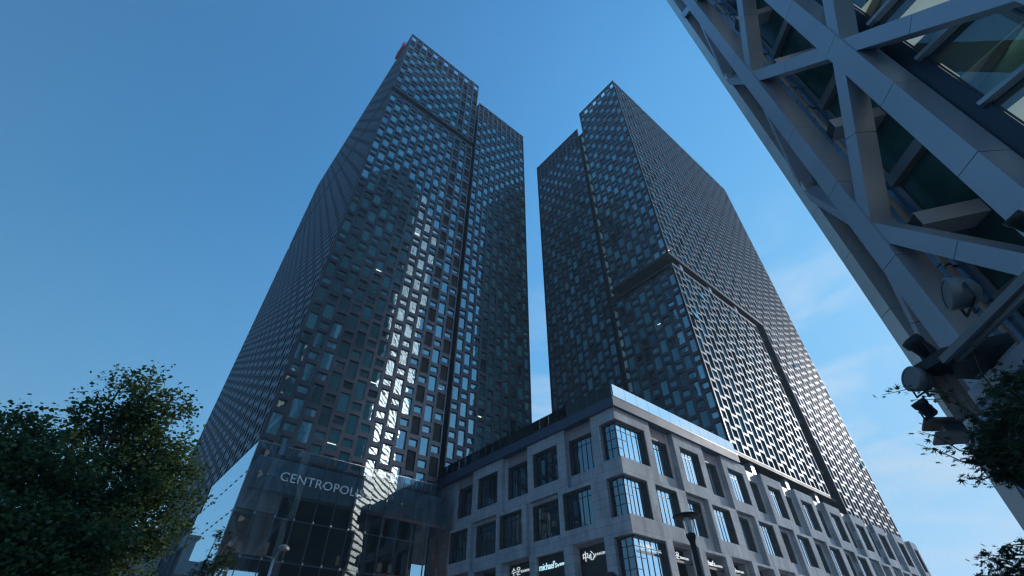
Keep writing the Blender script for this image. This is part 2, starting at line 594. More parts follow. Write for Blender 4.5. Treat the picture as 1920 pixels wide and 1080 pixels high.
def fit_out(root, wins, lights_wanted, bodies, nwin=100, pane='pane'):
    """panes, blinds, louvres and ceiling lights of one tower"""
    sized = sorted([(area_px(w[0]), i) for i, w in enumerate(wins) if not w[1]], reverse=True)
    big = set(i for a, i in sized[:nwin])
    rest, bl = MB(), MB()
    cand = []
    for i, (q, dark, F, a, b, p, q2, kd) in enumerate(wins):
        if dark:
            louv = MB(); louv.quad(*q)
            if area_px(q) > 60:
                z = p + 0.1
                while z < q2 - 0.06:
                    F.box(louv, a, b, z, z + 0.05, -0.235, -0.17)
                    z += 0.16
            louv.build("louvre_panel", M['louvre'], root)
            continue
        if i in big:
            w = MB(); w.quad(*q); w.build("window", M[pane], root)
        else:
            rest.quad(*q)
        r = random.random()
        d = -0.46
        if r < 0.50:
            drop = q2 - p if random.random() < 0.7 else (q2 - p) * random.uniform(0.3, 0.8)
            bl.quad(F.P(a, q2 - drop, d), F.P(b, q2 - drop, d), F.P(b, q2, d), F.P(a, q2, d), M['blind'])
        elif r < 0.515:
            bl.quad(F.P(a, p, d), F.P(b, p, d), F.P(b, q2, d), F.P(a, q2, d), M['blindw'])
        elif kd == 'tall' or True:
            cand.append((area_px(q), F, a, b, p, q2))
    o = rest.build("window", M[pane], root); o["kind"] = "stuff"
    if bl.f:
        bl.build("window_blinds", None, root)
    cand = [c for c in cand if c[0] > 25 and c[4] < 62]
    random.shuffle(cand)
    for (ar, F, a, b, p, q2) in cand[:lights_wanted]:
        t = MB()
        cut = random.uniform(0, .45)
        z = p + (q2 - p) * random.uniform(0.35, 0.9)
        F.box(t, a + cut, b + 0.05, z, z + 0.035, -0.85, -0.72)
        t.build("ceiling_light", M['tube'], root)
    s = MB()
    for (x0, y0, z0, x1, y1, z1, inset) in bodies:
        s.box(x0 + inset, y0 + inset, z0, x1 - inset, y1 - inset, z1)
    s.build("core_wall", M['inner'], root)
    s = MB()
    for (x0, y0, z0, x1, y1, z1, inset) in bodies:
        z = 18.0
        while z < z1 - 1:
            if z > z0:
                s.box(x0 + 0.75, y0 + 0.75, z - 0.1, x1 - 0.75, y1 - 0.75, z + 0.3)
            z += FL
    s.build("floor_slabs", M['ceiling'], root)

# ---- tower A (left)
AX0, AX1, AY0, AY1 = 8.03, 26.70, 44.54, 98.6
TOPZ = 113.0
tA = empty("office_tower", "left dark office tower with a red cradle at its top, behind the glass entrance hall", "tower", (AX0, AY0, 0), "pair of office towers")
fr = MB(); winsA = []
FA = Face((AX0, AY0), (1, 0), (0, -1))
pA = (AX1 - AX0) / 13
facade(FA, fr, winsA, 0, pA, 13, 87.5, TOPZ, opentop=3.2, louvretop=3.4, darkcols=(10, 12), phase=0)
facade(FA, fr, winsA, 0, pA, 13, 17.4, 85.4, phase=0, darkcols=(10, 12))
fr.build("front_grid", M['frame'], tA)
fr = MB()
V2 = Face((29.35, 47.75), (1, 0), (0, -1))
facade(V2, fr, winsA, 0, 1.455, 10, 17.4, TOPZ, phase=0, louvretop=8.5, mw=0.37)
fr.build("rear_wing_grid", M['frame'], tA)
fr = MB()
FAl = Face((AX0, AY1), (0, -1), (-1, 0))
pl = (AY1 - AY0) / 38
facade(FAl, fr, winsA, 0, pl, 38, 87.5, TOPZ, phase=1, opentop=3.2, mw=0.34, dep=0.30, cap=M['screen'])
facade(FAl, fr, winsA, 0, pl, 38, 17.4, 85.4, phase=1, mw=0.34, dep=0.30, cap=M['screen'])
fr.build("side_screen", M['screen'], tA)
b = MB()
I = 0.32
# plates that close the recess and the underside
b.box(AX0 + .02, AY0 + .02, 87.15, AX1 - .02, AY1 - .02, 87.48)
b.box(AX0 + .02, AY0 + .02, 85.42, AX1 - .02, AY1 - .02, 85.75)
b.box(AX0 + .02, AY0 + .02, 17.0, AX1 - .02, AY1 - .02, 17.38)
b.box(AX0 + 1.5, AY0 + 1.5, 85.76, AX1 - .3, AY1 - .3, 87.14)
b.box(AX1 - .33, AY0 + .3, 17.4, AX1 - .02, AY1, 85.4)
b.box(AX1 - .33, AY0 + .3, 87.5, AX1 - .02, AY1, 109.6)
b.box(AX1 + .02, 49.4, 17.4, 29.33, AY1 - 4, 108.5)
b.box(AX0 + .3, AY1 - .3, 17.4, AX1 - .4, AY1, 113)
b.box(AX0 + .4, AY0 + .4, 109.2, AX1 - .4, AY1 - .4, 109.5)
b.box(29.36, 48.1, 17.0, 43.9, 75, 17.38)
b.box(43.6, 48.06, 17.4, 43.9, 75, TOPZ - .02)
b.box(29.37, 48.06, 17.4, 29.6, 75, TOPZ - .02)
b.box(29.7, 48.2, 110, 43.5, 75, 110.3)
b.box(29.61, 74.7, 17.4, 43.6, 75, TOPZ - .02)
b.build("body_panels", M['soffit'], tA)
# slot lining with bronze strips
b = MB()
z = 18
while z < 108:
    b.box(27.6, 49.15, z, 28.3, 49.4, z + 1.6)
    z += FL
b.build("slot_panels", M['frame'], tA)
fit_out(tA, winsA, 18, [(AX0, AY0, 17.4, AX1, AY1, 109, 3.2), (29.35, 47.75, 17.4, 43.9, 75, 109, 3.0)])
# roof edge: railing and cleaning cradle
b = MB()
for i in range(44):
    y = AY0 + 8 + i * 1.05
    b.box(AX0 + 0.05, y, TOPZ, AX0 + 0.10, y + 0.05, TOPZ + 1.1)
b.box(AX0 + 0.05, AY0 + 8, TOPZ + 1.1, AX0 + 0.11, AY0 + 53, TOPZ + 1.16)
b.box(AX0 + 0.05, AY0 + 8, TOPZ + .6, AX0 + 0.09, AY0 + 53, TOPZ + .64)
b.build("roof_railing", M['steel'], tA)
b = MB()
b.box(AX0 - 0.5, AY0 + 3.2, TOPZ - 0.9, AX0 - 0.02, AY0 + 7.0, TOPZ + 1.3)
b.box(AX0 - 0.6, AY0 + 4.0, TOPZ + 1.6, AX0 + 1.5, AY0 + 4.3, TOPZ + 1.9)
b.box(AX0 - 0.6, AY0 + 6.2, TOPZ + 1.6, AX0 + 1.5, AY0 + 6.5, TOPZ + 1.9)
tag(b.build("window_cradle", M['red']), "small red window cleaning cradle hanging at the top corner of the left tower", "cradle")

# ---- tower B (right)
BX0, BX1, BY0 = 50.70, 100.92, 22.49
BY1 = 33.74
tB = empty("office_tower", "right office tower above the stone building, with a broad silver lattice face", "tower", (BX0, BY0, 0), "pair of office towers")
fr = MB(); winsB = []
FBl = Face((BX0, BY1), (0, -1), (-1, 0))
pb = (BY1 - BY0) / 8
facade(FBl, fr, winsB, 0, pb, 8, 53.2, TOPZ, opentop=3.2, louvretop=0, phase=1)
facade(FBl, fr, winsB, 0, pb, 8, 21.7, 50.0, phase=1)
fr.build("front_grid", M['frame'], tB)
fr = MB()
FB2 = Face((53.3, 52.75), (0, -1), (-1, 0))
facade(FB2, fr, winsB, 0, 15.75 / 11, 11, 17.4, TOPZ, phase=0, louvretop=8.5)
fr.build("rear_wing_grid", M['frame'], tB)
fr = MB()
pr_ = 1.395
FBr = Face((BX0, BY0), (1, 0), (0, -1))
facade(FBr, fr, winsB, 0, pr_, 36, 53.2, TOPZ, phase=0, mw=0.21, dep=0.34, cap=M['screen'], grow=0.08, opentop=3.2, openrate=0.004)
facade(FBr, fr, winsB, 0, pr_, 18, 21.7, 50.6, phase=0, mw=0.21, dep=0.34, cap=M['screen'], grow=0.08, openrate=0.012)
facade(FBr, fr, winsB, 21 * pr_, pr_, 15, 19.0, 53.2, phase=1, mw=0.21, dep=0.34, cap=M['screen'], grow=0.08, edge=0.0, openrate=0.012)
fr.build("side_screen", M['screen'], tB)
b = MB()
XL = BX0 + 18 * pr_
XR = BX0 + 21 * pr_
b.box(BX0 + .02, BY0 + .02, 52.85, XR - .02, BY1 - .02, 53.18)
b.box(BX0 + .02, BY0 + .02, 50.62, XL - .02, BY1 - .02, 50.95)
b.box(BX0 + 1.3, BY0 + 1.5, 50.96, XR, BY1 + 2, 52.84)
b.box(XL - .3, BY0 + .32, 21.7, XL - .02, BY0 + 3, 50.6)
b.box(XL, BY0 + 1.6, 17.4, XR, BY0 + 1.9, 52.84)
b.box(XR + .02, BY0 + .32, 17.4, XR + .3, BY0 + 3, 52.84)
b.box(BX0 + .02, BY0 + .02, 21.35, XL - .02, BY1 - .02, 21.68)
b.box(BX0 + .5, BY1 - .3, 21.7, BX0 + 8, BY1 - .02, 113)
b.box(BX1 - .3, BY0 + .32, 19, BX1 - .02, 52, TOPZ - .02)
b.box(53.35, 52.4, 17.4, BX1 - .4, 52.7, TOPZ - .02)
b.box(BX0 + .4, BY0 + .4, 109.2, BX1 - .4, BY1 - .4, 109.5)
b.box(53.5, BY1, 109.2, BX1 - .4, 52.3, 109.5)
b.box(53.9, BY1 + .05, 17.4, 54.2, 37.0, 108.5)
b.build("body_panels", M['soffit'], tB)
b = MB()
for i in range(8):       # glazed head of the recess seen under the soffit
    y = BY0 + 1.5 + i * 1.2
    b.quad((BX0 + 1.27, y, 50.98), (BX0 + 1.27, y + 1.12, 50.98), (BX0 + 1.27, y + 1.12, 52.8), (BX0 + 1.27, y, 52.8))
b.build("recess_glazing", M['jglass'], tB)
b = MB()
for i in range(3):
    x = BX0 + 3.2 + i * 8.2
    b.box(x, BY0 + .35, 50.97, x + .75, BY0 + 1.2, 52.83)
    x = BX0 + 4.0 + i * 8.2
    b.box(x, BY0 + .35, 15, x + .8, BY0 + 1.2, 21.33)
b.build("support_columns", M['alu'], tB)
b = MB()
z = 18
while z < 108:
    b.box(53.55, 34.4, z, 53.88, 35.3, z + 2.2, M['frame'])
    b.box(53.62, 35.35, z, 53.88, 36.3, z + 3.2, M['blind'])
    z += FL
b.build("slot_panels", None, tB)
b = MB()
b.box(BX0 + 3, BY0 + 3.0, 16, XR, BY1, 21.33)
b.build("lobby_wall", M['soffit'], tB)
fit_out(tB, winsB, 7, [(BX0, BY0, 17.4, BX1, BY1 + 2, 109, 3.2), (53.4, BY1, 17.4, BX1, 52.4, 109, 2.8)], pane='paneB')

# ------------------------------------------------------------------ stone podium building
CX, CY = 28.30, 21.0
pod = empty("stone_building", "grey stone corner building with square windows below the right tower", "building", (CX, CY, 0))
SR = Face((CX, CY), (1, 0), (0, -1))
SL = Face((CX, CY), (0, 1), (-1, 0))
T = [0, 7.9, 15.8, 23.6, 31.2, 38.9, 46.5, 54.2, 61.6, 68.9, 73.7]
stR, stL, hd, rv = MB(), MB(), MB(), MB()
WD = 0.95     # depth of the reveals
podwins = []

def cell(F, mb, u0, u1, z0, z1, w0, w1, p0, p1, d, header=False, corner=False):
    """one stone surround with a window opening"""
    back = -1.15
    if corner:
        F.box(mb, u0, u1, z0, p0, back, d)
        F.box(mb, u0, u1, p1, z1, back, d)
        F.box(mb, w1, u1, p0, p1, back, d)
    else:
        F.box(mb, u0, w0, z0, z1, back, d)
        F.box(mb, w1, u1, z0, z1, back, d)
        F.box(mb, w0, w1, z0, p0, back, d)
        if header:
            hq = MB(); F.box(hq, w0, w1, p1, z1, back, d - 0.03); hq.build('header_panel', M['header'], pod)
        else:
            F.box(mb, w0, w1, p1, z1, back, d)
    podwins.append((F, w0, w1, p0, p1, d, corner))

def podface(F, mb, tt, length, rows):
    for ri, (z0, z1, p0, p1) in enumerate(rows):
        for i in range(len(tt) - 1):
            t0, t1 = tt[i], tt[i + 1]
            dt = t1 - t0
            if i == 0:
                continue
            a = t0 + dt * 0.59
            if ri % 2 == 0:
                cell(F, mb, t0, a, z0, z1, t0 + .1 * dt, t0 + .47 * dt, p0, p1, 0.0)
                cell(F, mb, a, t1, z0, z1, a + .02 * dt, t1 - .05 * dt, p0, p1, -0.48, header=True)
            else:
                a = t0 + dt * 0.42
                cell(F, mb, t0, a, z0, z1, t0 + .01, t0 + .345 * dt, p0, p1, -0.45)
                cell(F, mb, a, t1, z0, z1, a + .06 * dt, a + .42 * dt, p0, p1, 0.0)

ROWS = [(14.0, 19.0, 15.0, 18.0), (9.9, 14.0, 10.95, 13.72), (5.8, 9.9, 6.85, 9.72), (1.7, 5.8, 2.0, 5.6)]
podface(SR, stR, T, 73.7, ROWS)
# first bay of the right face, by the corner
for ri, (z0, z1, p0, p1) in enumerate(ROWS):
    if ri % 2 == 0:
        cell(SR, stR, 0, 4.55, z0, z1, 0, 3.7, p0, p1, 0.0, corner=True)
        cell(SR, stR, 4.55, 7.9, z0, z1, 4.7, 7.45, p0, p1, -0.48, header=True)
        cell(SL, stL, 1.2, 2.6, z0, z1, 1.2, 1.7, p0, p1, 0.0, corner=True) if False else None
    else:
        cell(SR, stR, 0, 3.4, z0, z1, 0, 2.75, p0, p1, 0.0, corner=True)
        cell(SR, stR, 3.4, 7.9, z0, z1, 3.75, 6.6, p0, p1, 0.0)
SR.box(stR, 0, 73.7, 0, 1.7, -1.15, 0)
# left face: the corner boxes own the first 1.15 m
for ri, (z0, z1, p0, p1) in enumerate(ROWS):
    SL.box(stL, 1.15, 2.6, z0, p0, -1.15, 0)
    SL.box(stL, 1.15, 2.6, p1, z1, -1.15, 0)
    SL.box(stL, 1.7, 2.6, p0, p1, -1.15, 0)
    SL.box(stL, 0, 1.15, z0, p0, -.004, .003)
    SL.box(stL, 0, 1.15, p1, z1, -.004, .003)
    if ri % 2 == 0:
        cell(SL, stL, 2.6, 5.7, z0, z1, 2.75, 5.65, p0, p1, -0.4, header=True)
        cell(SL, stL, 5.7, 10.6, z0, z1, 6.7, 9.85, p0, p1, 0.0)
        cell(SL, stL, 10.6, 14.3, z0, z1, 10.8, 13.9, p0, p1, -0.4, header=True)
        cell(SL, stL, 14.3, 19.1, z0, z1, 15.0, 18.2, p0, p1, 0.0)
        cell(SL, stL, 19.1, 26.6, z0, z1, 19.3, 22.2, p0, p1, -0.4, header=True)
    else:
        cell(SL, stL, 2.6, 6.9, z0, z1, 3.3, 6.4, p0, p1, 0.0)
        cell(SL, stL, 6.9, 10.9, z0, z1, 7.3, 10.5, p0, p1, -0.4)
        cell(SL, stL, 10.9, 15.1, z0, z1, 11.5, 14.6, p0, p1, 0.0)
        cell(SL, stL, 15.1, 19.0, z0, z1, 15.5, 18.7, p0, p1, -0.4)
        cell(SL, stL, 19.0, 26.6, z0, z1, 19.6, 22.6, p0, p1, 0.0)
SL.box(stL, 1.15, 26.6, 0, 1.7, -1.15, 0)
stR.build("stone_front", M['stone_r'], pod)
stL.build("stone_side", M['stone_l'], pod)
# roof deck, core
b = MB()
b.box(CX + 1.2, CY + 1.2, 18.4, CX + 73.6, 50, 18.9)
b.box(CX + 1.2, CY + 4.5, 0.05, CX + 73.6, 50, 18.38)
b.build("roof_deck", M['soffit'], pod)
b = MB()
for z in (0.2, 5.9, 10.0, 14.1):
    b.box(CX + 1.0, CY + 1.0, z, CX + 73, CY + 4.4, z + 0.3)
    b.box(CX + 1.0, CY + 4.4, z, CX + 4.4, CY + 26, z + 0.3)
b.build("floor_slabs", M['ceiling'], pod)
# roof band with coping
b = MB()
SR.box(b, -0.28, 19.2, 18.98, 19.8, -0.9, 0.28)
SL.box(b, 0.9, 26.6, 18.98, 19.8, -0.9, 0.28)
b.build("roof_band", M['band'], pod)
b = MB()
SR.box(b, -0.30, 19.25, 19.803, 19.86, -0.9, 0.30)
SL.box(b, 0.91, 26.6, 19.803, 19.86, -0.9, 0.30)
b.build("coping", M['mullion'], pod)
b = MB()
for (s0, s1) in ((0, 19.0),):
    n_ = 12
    for i in range(n_):
        a = s0 + (s1 - s0) * i / n_
        SR.box(b, a + .015, a + (s1 - s0) / n_ - .015, 19.88, 21.0, 0.19, 0.21)
for i in range(22):
    a = 0.1 + i * 1.2
    SL.box(b, a + .015, a + 1.185, 19.88, 20.95, 0.19, 0.21)
b.build("glass_balustrade", M['clear'], pod)
b = MB()
for i in range(22):
    a = 1.3 + i * 1.2
    SL.box(b, a - .03, a + .03, 19.87, 20.9, 0.06, 0.12)
for i in range(13):
    a = 19.0 * i / 12
    SR.box(b, a - .02, a + .02, 19.87, 20.4, 0.08, 0.12)
SL.box(b, 14, 26.6, 20.3, 20.33, -0.5, -0.47)
SL.box(b, 9, 26.6, 20.9, 20.94, -0.5, -0.46)
b.build("balustrade_posts", M['whiteband'], pod)
# windows
for wi, (F, w0, w1, p0, p1, d, corner) in enumerate(podwins):
    ar = area_px([F.P(w0, p0, -WD), F.P(w1, p0, -WD), F.P(w1, p1, -WD), F.P(w0, p1, -WD)])
    if p0 < 2.5 or ar < 5:
        continue
    gd = d - 0.36
    if corner:
        u_in = 0.40
        gd = -0.40
        zz = (p0 + .14, p1 - .14)
        q = MB()
        SR.box(q, u_in, w1 - .12, zz[0], zz[1], gd - .03, gd)
        SL.box(q, u_in + .031, 1.6, zz[0], zz[1], -u_in - .03, -u_in)
        win = q.build("corner_window", M['pane2'], pod)
        q = MB()
        h = zz[1] - zz[0]
        for F2, e0, e1 in ((SR, u_in, w1 - .12), (SL, u_in, 1.6)):
            nn = 5 if F2 is SR else 2
            for i in range(nn + 1):
                u = e0 + (e1 - e0) * i / nn
                F2.box(q, u - .022 + (.03 if i == 0 else 0), u + .022 + (.03 if i == 0 else 0), zz[0], zz[1], gd + .002, gd + .04)
            F2.box(q, e0 + .06, e1, zz[0] + h * .80, zz[0] + h * .80 + .04, gd + .003, gd + .035)
            F2.box(q, e0 + .06, e0 + (e1 - e0) * (0.4 if F2 is SR else 1), zz[0] + h * .54, zz[0] + h * .54 + .035, gd + .003, gd + .035)
            F2.box(q, e0 + .06, e0 + (e1 - e0) * (0.2 if F2 is SR else 1), zz[0] + h * .27, zz[0] + h * .27 + .035, gd + .003, gd + .035)
        q.build("mullions", M['mullion'], win)
        # stepped reveal
        q = MB()
        SR.box(q, u_in, w1, p1 - .14, p1 - .001, -1.1, -0.26)
        SR.box(q, u_in - .0, w1, p0 + .001, p0 + .14, -1.1, -0.30)
        SR.box(q, w1 - .12, w1 - .001, p0 + .141, p1 - .141, -1.1, -0.24)
        SR.box(q, w1 - .06, w1 - .001, p0 + .141, p1 - .141, -.239, -0.10)
        SL.box(q, 1.1, 1.7, p1 - .14, p1 - .001, -1.1, -0.26)
        SL.box(q, 1.1, 1.7, p0 + .001, p0 + .14, -1.1, -0.30)
        SL.box(q, 1.6, 1.699, p0 + .141, p1 - .141, -1.1, -0.30)
        q.build("reveal", M['reveal'], win)
        continue
    a0, a1, b0, b1 = w0 + .12, w1 - .12, p0 + .06, p1 - .14
    q = MB()
    F.box(q, a0, a1, b0, b1, gd - .03, gd)
    win = q.build("window", M['pane2'], pod)
    q = MB()
    F.box(q, w0 + .001, w1 - .001, b1, p1 - .001, gd - .1, d - 0.18)
    F.box(q, w0 + .001, w1 - .001, b1 + .07, p1 - .002, d - .179, d - 0.07)
    F.box(q, w0 + .001, w1 - .001, p0 + .001, b0, gd - .1, d - 0.20)
    F.box(q, w0 + .001, a0, b0, b1, gd - .1, d - 0.18)
    F.box(q, a1, w1 - .001, b0, b1, gd - .1, d - 0.18)
    F.box(q, w0 + .001, a0 - .06, b0, b1, d - .179, d - 0.07)
    F.box(q, a1 + .06, w1 - .001, b0, b1, d - .179, d - 0.07)
    q.build("reveal", M['reveal'], win)
    q = MB()
    nn = 5
    for i in range(1, nn):
        u = a0 + (a1 - a0) * i / nn
        F.box(q, u - .02, u + .02, b0, b1, gd + .002, gd + .04)
    hh = b1 - b0
    F.box(q, a0, a1, b0 + hh * .8, b0 + hh * .8 + .04, gd + .003, gd + .036)
    F.box(q, a1 - (a1 - a0) / nn, a1, b0 + hh * .3, b0 + hh * .3 + .035, gd + .003, gd + .036)
    q.build("mullions", M['mullion'], win)
    if F is SL and random.random() < 0.8 or random.random() < 0.25:
        q = MB()
        for i in range(random.randint(2, 5)):
            u = random.uniform(a0, a1 - .4)
            F.box(q, u, u + random.uniform(.15, .45), b0, b1, gd - .5, gd - .45)
        q.build("curtain", M['blind'], win)

# shrub on the podium roof
def leaf_quads(mb, c, rad, n, size, squash=0.8):
    for i in range(n):
        d = Vector((random.gauss(0, 1), random.gauss(0, 1), random.gauss(0, 1))).normalized()
        p = Vector(c) + Vector((d.x, d.y, d.z * squash)) * rad * random.random() ** 0.45
        u = Vector((random.gauss(0, 1), random.gauss(0, 1), random.gauss(0, 1))).normalized()
        v = u.orthogonal().normalized()
        s = size * random.uniform(.6, 1.3)
        mb.poly([p - u * s, p + v * s * .55, p + u * s, p - v * s * .55])
sh = empty("roof_shrub", "bushy green shrub growing on the roof terrace behind the glass balustrade", "shrub", (44.5, 22.0, 19))
b = MB()
for c in ((41.2, 21.9, 20.5, .7), (42.3, 21.8, 20.8, .9), (43.5, 21.8, 20.6, .9), (44.6, 21.8, 20.3, .7)):
    leaf_quads(b, c[:3], c[3], 420, .10)
b.build("foliage", M['shrub'], sh)
b = MB()
for x in (41.3, 42.4, 43.5, 44.4):
    b.tube([(x, 21.85, 18.9), (x + .1, 21.85, 20.4)], [.05, .03], 6)
b.build("stems", M['bark'], sh)

# ------------------------------------------------------------------ lettering
def textmesh(body, size, extrude, squeeze=1.0, spacing=1.0, bold=0.0):
    cu = bpy.data.curves.new("lettering", 'FONT')
    cu.body = body
    cu.size = size
    cu.extrude = extrude
    cu.offset = bold
    cu.space_character = spacing
    cu.resolution_u = 3
    o = bpy.data.objects.new("tmp", cu)
    col.objects.link(o)
    dg = bpy.context.evaluated_depsgraph_get()
    dg.update()
    me = bpy.data.meshes.new_from_object(o.evaluated_get(dg))
    bpy.data.objects.remove(o)
    for v in me.vertices:
        v.co.x *= squeeze
    return me

def place_text(name, me, m, F, u, z, d, flip=False, parent=None, fit=None):
    """flip: u runs against reading direction"""
    me.materials.clear()
    me.materials.append(m)
    xs = [v.co.x for v in me.vertices]
    w = max(xs) - min(xs)
    if fit:
        k = fit / w
        for v in me.vertices:
            v.co.x *= k
        w = fit
    o = bpy.data.objects.new(name, me)
    ex = F.u * (-1 if flip else 1)
    mat4 = Matrix(((ex.x, 0, F.n.x, 0), (ex.y, 0, F.n.y, 0), (ex.z, 1, F.n.z, 0), (0, 0, 0, 1)))
    p = F.P(u, z, d)
    mat4.translation = p
    o.matrix_world = mat4
    col.objects.link(o)
    if parent:
        o.parent = parent
        bpy.context.view_layer.update()
        o.matrix_parent_inverse = parent.matrix_world.inverted()
        o.matrix_world = mat4
    return o

def shop_sign(label, F, u, z, d, flip, words, bar=None, backing=None):
    r = empty("shop_sign", label, "sign", F.P(u, z, d), "shop signs in the podium windows")
    cur = u
    for (txt, size, fit, dz, m, ext) in words:
        me = textmesh(txt, size * .86, ext)
        sgn = -1 if flip else 1
        place_text("lettering", me, m, F, cur, z + dz, d, flip, r, fit)
        cur += sgn * (fit + 0.10)
    if bar:
        q = MB()
        F.box(q, min(bar), max(bar), z - .26, z - .10, d - .10, d + .02)
        q.build("sign_bar", M['black'], r)
    if backing:
        q = MB()
        F.box(q, *backing, d - .08, d - .05)
        q.build("backing_panel", M['black'], r)
    return r

WS, WC = M['white'], M['whitecold']
# left (side) face: reads towards the corner, i.e. against u
shop_sign("white Korean lettering on a black window panel, leftmost of the lit signs", SL, 13.6, 8.95, -0.62, True,
          [("수운", .78, 1.15, 0, WS, .02), ("SOOWOON", .30, 1.3, .08, WS, .015)], backing=(10.83, 13.88, 6.88, 9.68))
shop_sign("pale blue lowercase lettering on a black panel, middle sign on the shaded left side", SL, 9.72, 8.75, -0.24, True,
          [("michael's", .78, 1.95, 0, WC, .02), ("by HAEVICHI", .30, 1.0, .06, WC, .015)], backing=(6.73, 9.83, 6.88, 9.68))
shop_sign("white brush-script characters on a black panel, left-side sign nearest the corner", SL, 5.35, 8.85, -0.62, True,
          [("中心", .80, 1.15, 0, WS, .03), ("JUNGSIM", .26, 1.05, .18, WS, .015)], backing=(2.80, 5.62, 6.88, 9.68))
# right (front) face
shop_sign("white Korean lettering on a dark bar across the wraparound corner window", SR, 0.95, 8.95, -0.40, False,
          [("스시메르", .62, 1.6, 0, WS, .02), ("SUSHI MER", .28, .8, .02, WS, .015)], bar=(.65, 3.65))
shop_sign("white Korean lettering on a bar, half hidden behind the street lamp pole", SR, 4.9, 8.95, -0.54, False,
          [("수운", .62, .95, 0, WS, .02), ("SOOWOON", .26, 1.05, .02, WS, .015)], bar=(4.75, 7.4))
shop_sign("white lowercase lettering on a bar in the window right of the lamp pole", SR, 8.85, 8.95, -0.40, False,
          [("michael's", .62, 1.5, 0, WS, .02), ("by HAEVICHI", .24, .95, .02, WS, .015)], bar=(8.75, 11.6))
shop_sign("small white lettering on a bar, farthest right of the signs", SR, 12.75, 8.95, -0.54, False,
          [("中心", .62, .95, 0, WS, .02), ("JUNGSIM", .26, 1.15, .02, WS, .015)], bar=(12.65, 15.3))

# ------------------------------------------------------------------ glass entrance hall
HX0, HX1, HY = 7.9, 28.1, 43.5
hall = empty("glass_entrance_hall", "glass entrance hall with a lettered fascia at the foot of the left tower", "building", (HX0, HY, 0))
HF = Face((HX0, HY), (1, 0), (0, -1))
HS = Face((HX0, HY), (0, 1), (-1, 0))
us = [0] + [1.57 + 1.603 * i for i in range(12)] + [20.2]
zs = [0, 3.25, 6.3, 9.35, 12.4, 15.42, 17.95]
b = MB()
for i in range(len(us) - 1):
    for j in range(len(zs) - 1):
        j1, j2 = random.gauss(0, .004), random.gauss(0, .004)
        a0, a1, c0_, c1_ = us[i] + .008, us[i + 1] - .008, zs[j] + .008, zs[j + 1] - .008
        b.quad(HF.P(a0, c0_, j1), HF.P(a1, c0_, j2), HF.P(a1, c1_, -j1), HF.P(a0, c1_, -j2))
b.build("front_glazing", M['hall'], hall)
b = MB()
vs = [0.03 + 1.55 * i for i in range(12)]
for i in range(len(vs) - 1):
    for j in range(len(zs) - 1):
        zt0, zt1 = zs[j] + .008, zs[j + 1] - .008
        if vs[i + 1] > 15.7 + (17.95 - zt1) * .6:
            continue
        b.quad(HS.P(vs[i] + .008, zt0), HS.P(vs[i + 1] - .008, zt0), HS.P(vs[i + 1] - .008, zt1), HS.P(vs[i] + .008, zt1))
b.build("side_glazing", M['hallside'], hall)
for u in us[:-1]:
    b = MB()
    HF.box(b, u - .012, u + .012, 0, 17.9, -.30, -.05)
    b.build("glass_fin", M['fin'], hall)
for z in zs[1:-1]:
    b = MB()
    HF.box(b, 0, 20.2, z - .05, z + .05, -.34, -.31)
    b.build("glazing_rail", M['fin'], hall)
    for i, v in enumerate(vs[:-1]):
        b = MB()
        HS.box(b, v + .1, v + .7, z - .03, z + .03, .01, .05)
        b.build("glass_bracket", M['grey'], hall)
for u in us[:-1]:
    for z in zs[1:-1]:
        b = MB()
        HF.box(b, u - .07, u + .07, z - .09, z + .09, .006, .05)
        b.build("glass_clamp", M['steel'], hall)
b = MB()
HF.box(b, .55, 20.2, 14.35, 17.0, -1.4, -.42, M['taupe'])
b.box(HX0 + .6, HY + 1.41, 16.6, HX1, HY + 16, 17.0, M['taupe'])
b.build("fascia_box", None, hall)
b = MB()
HF.box(b, 0, 20.2, 17.95, 18.0, -.03, .03)
b.build("top_rail", M['steel'], hall)
b = MB()
b.box(HX0 + 5.2, HY + 7, 0, HX1, HY + 7.5, 16.5, M['inner'])
b.box(HX0 + .8, HY + 1.5, 4.9, HX1, HY + 7, 5.2, M['ceiling'])
b.box(HX0 + .8, HY + 2.5, 9.6, HX1, HY + 7, 9.95, M['ceiling'])
b.build("interior", None, hall)
alc = simple("lamp_lit_alcove", (.3, .25, .18), .7, emit=(.9, .72, .5), estr=.022)
for i in range(9):
    for z in (6.4, 8.2, 10.6):
        if random.random() < .6:
            b = MB()
            x = HX0 + 2.5 + i * 2.1 + random.uniform(-.5, .5)
            HF.box(b, x - HX0, x - HX0 + random.uniform(.25, .5), z, z + random.uniform(.4, 1.1), -5.6, -5.5)
            b.build("lit_alcove", alc, hall)
b = MB()
HF.box(b, 14.6, 18.2, 9.15, 9.27, -2.2, -2.1)
b.build("light_strip", M['tube'], hall)
me = textmesh("CENTROPOLIS", 1.05, .03, spacing=1.08)
o = place_text("fascia_lettering", me, M['silverletter'], HF, 2.55, 15.15, .06, False, None, 7.7)
o.parent = hall
bpy.context.view_layer.update()
mw_ = o.matrix_world.copy()
o.matrix_parent_inverse = hall.matrix_world.inverted()

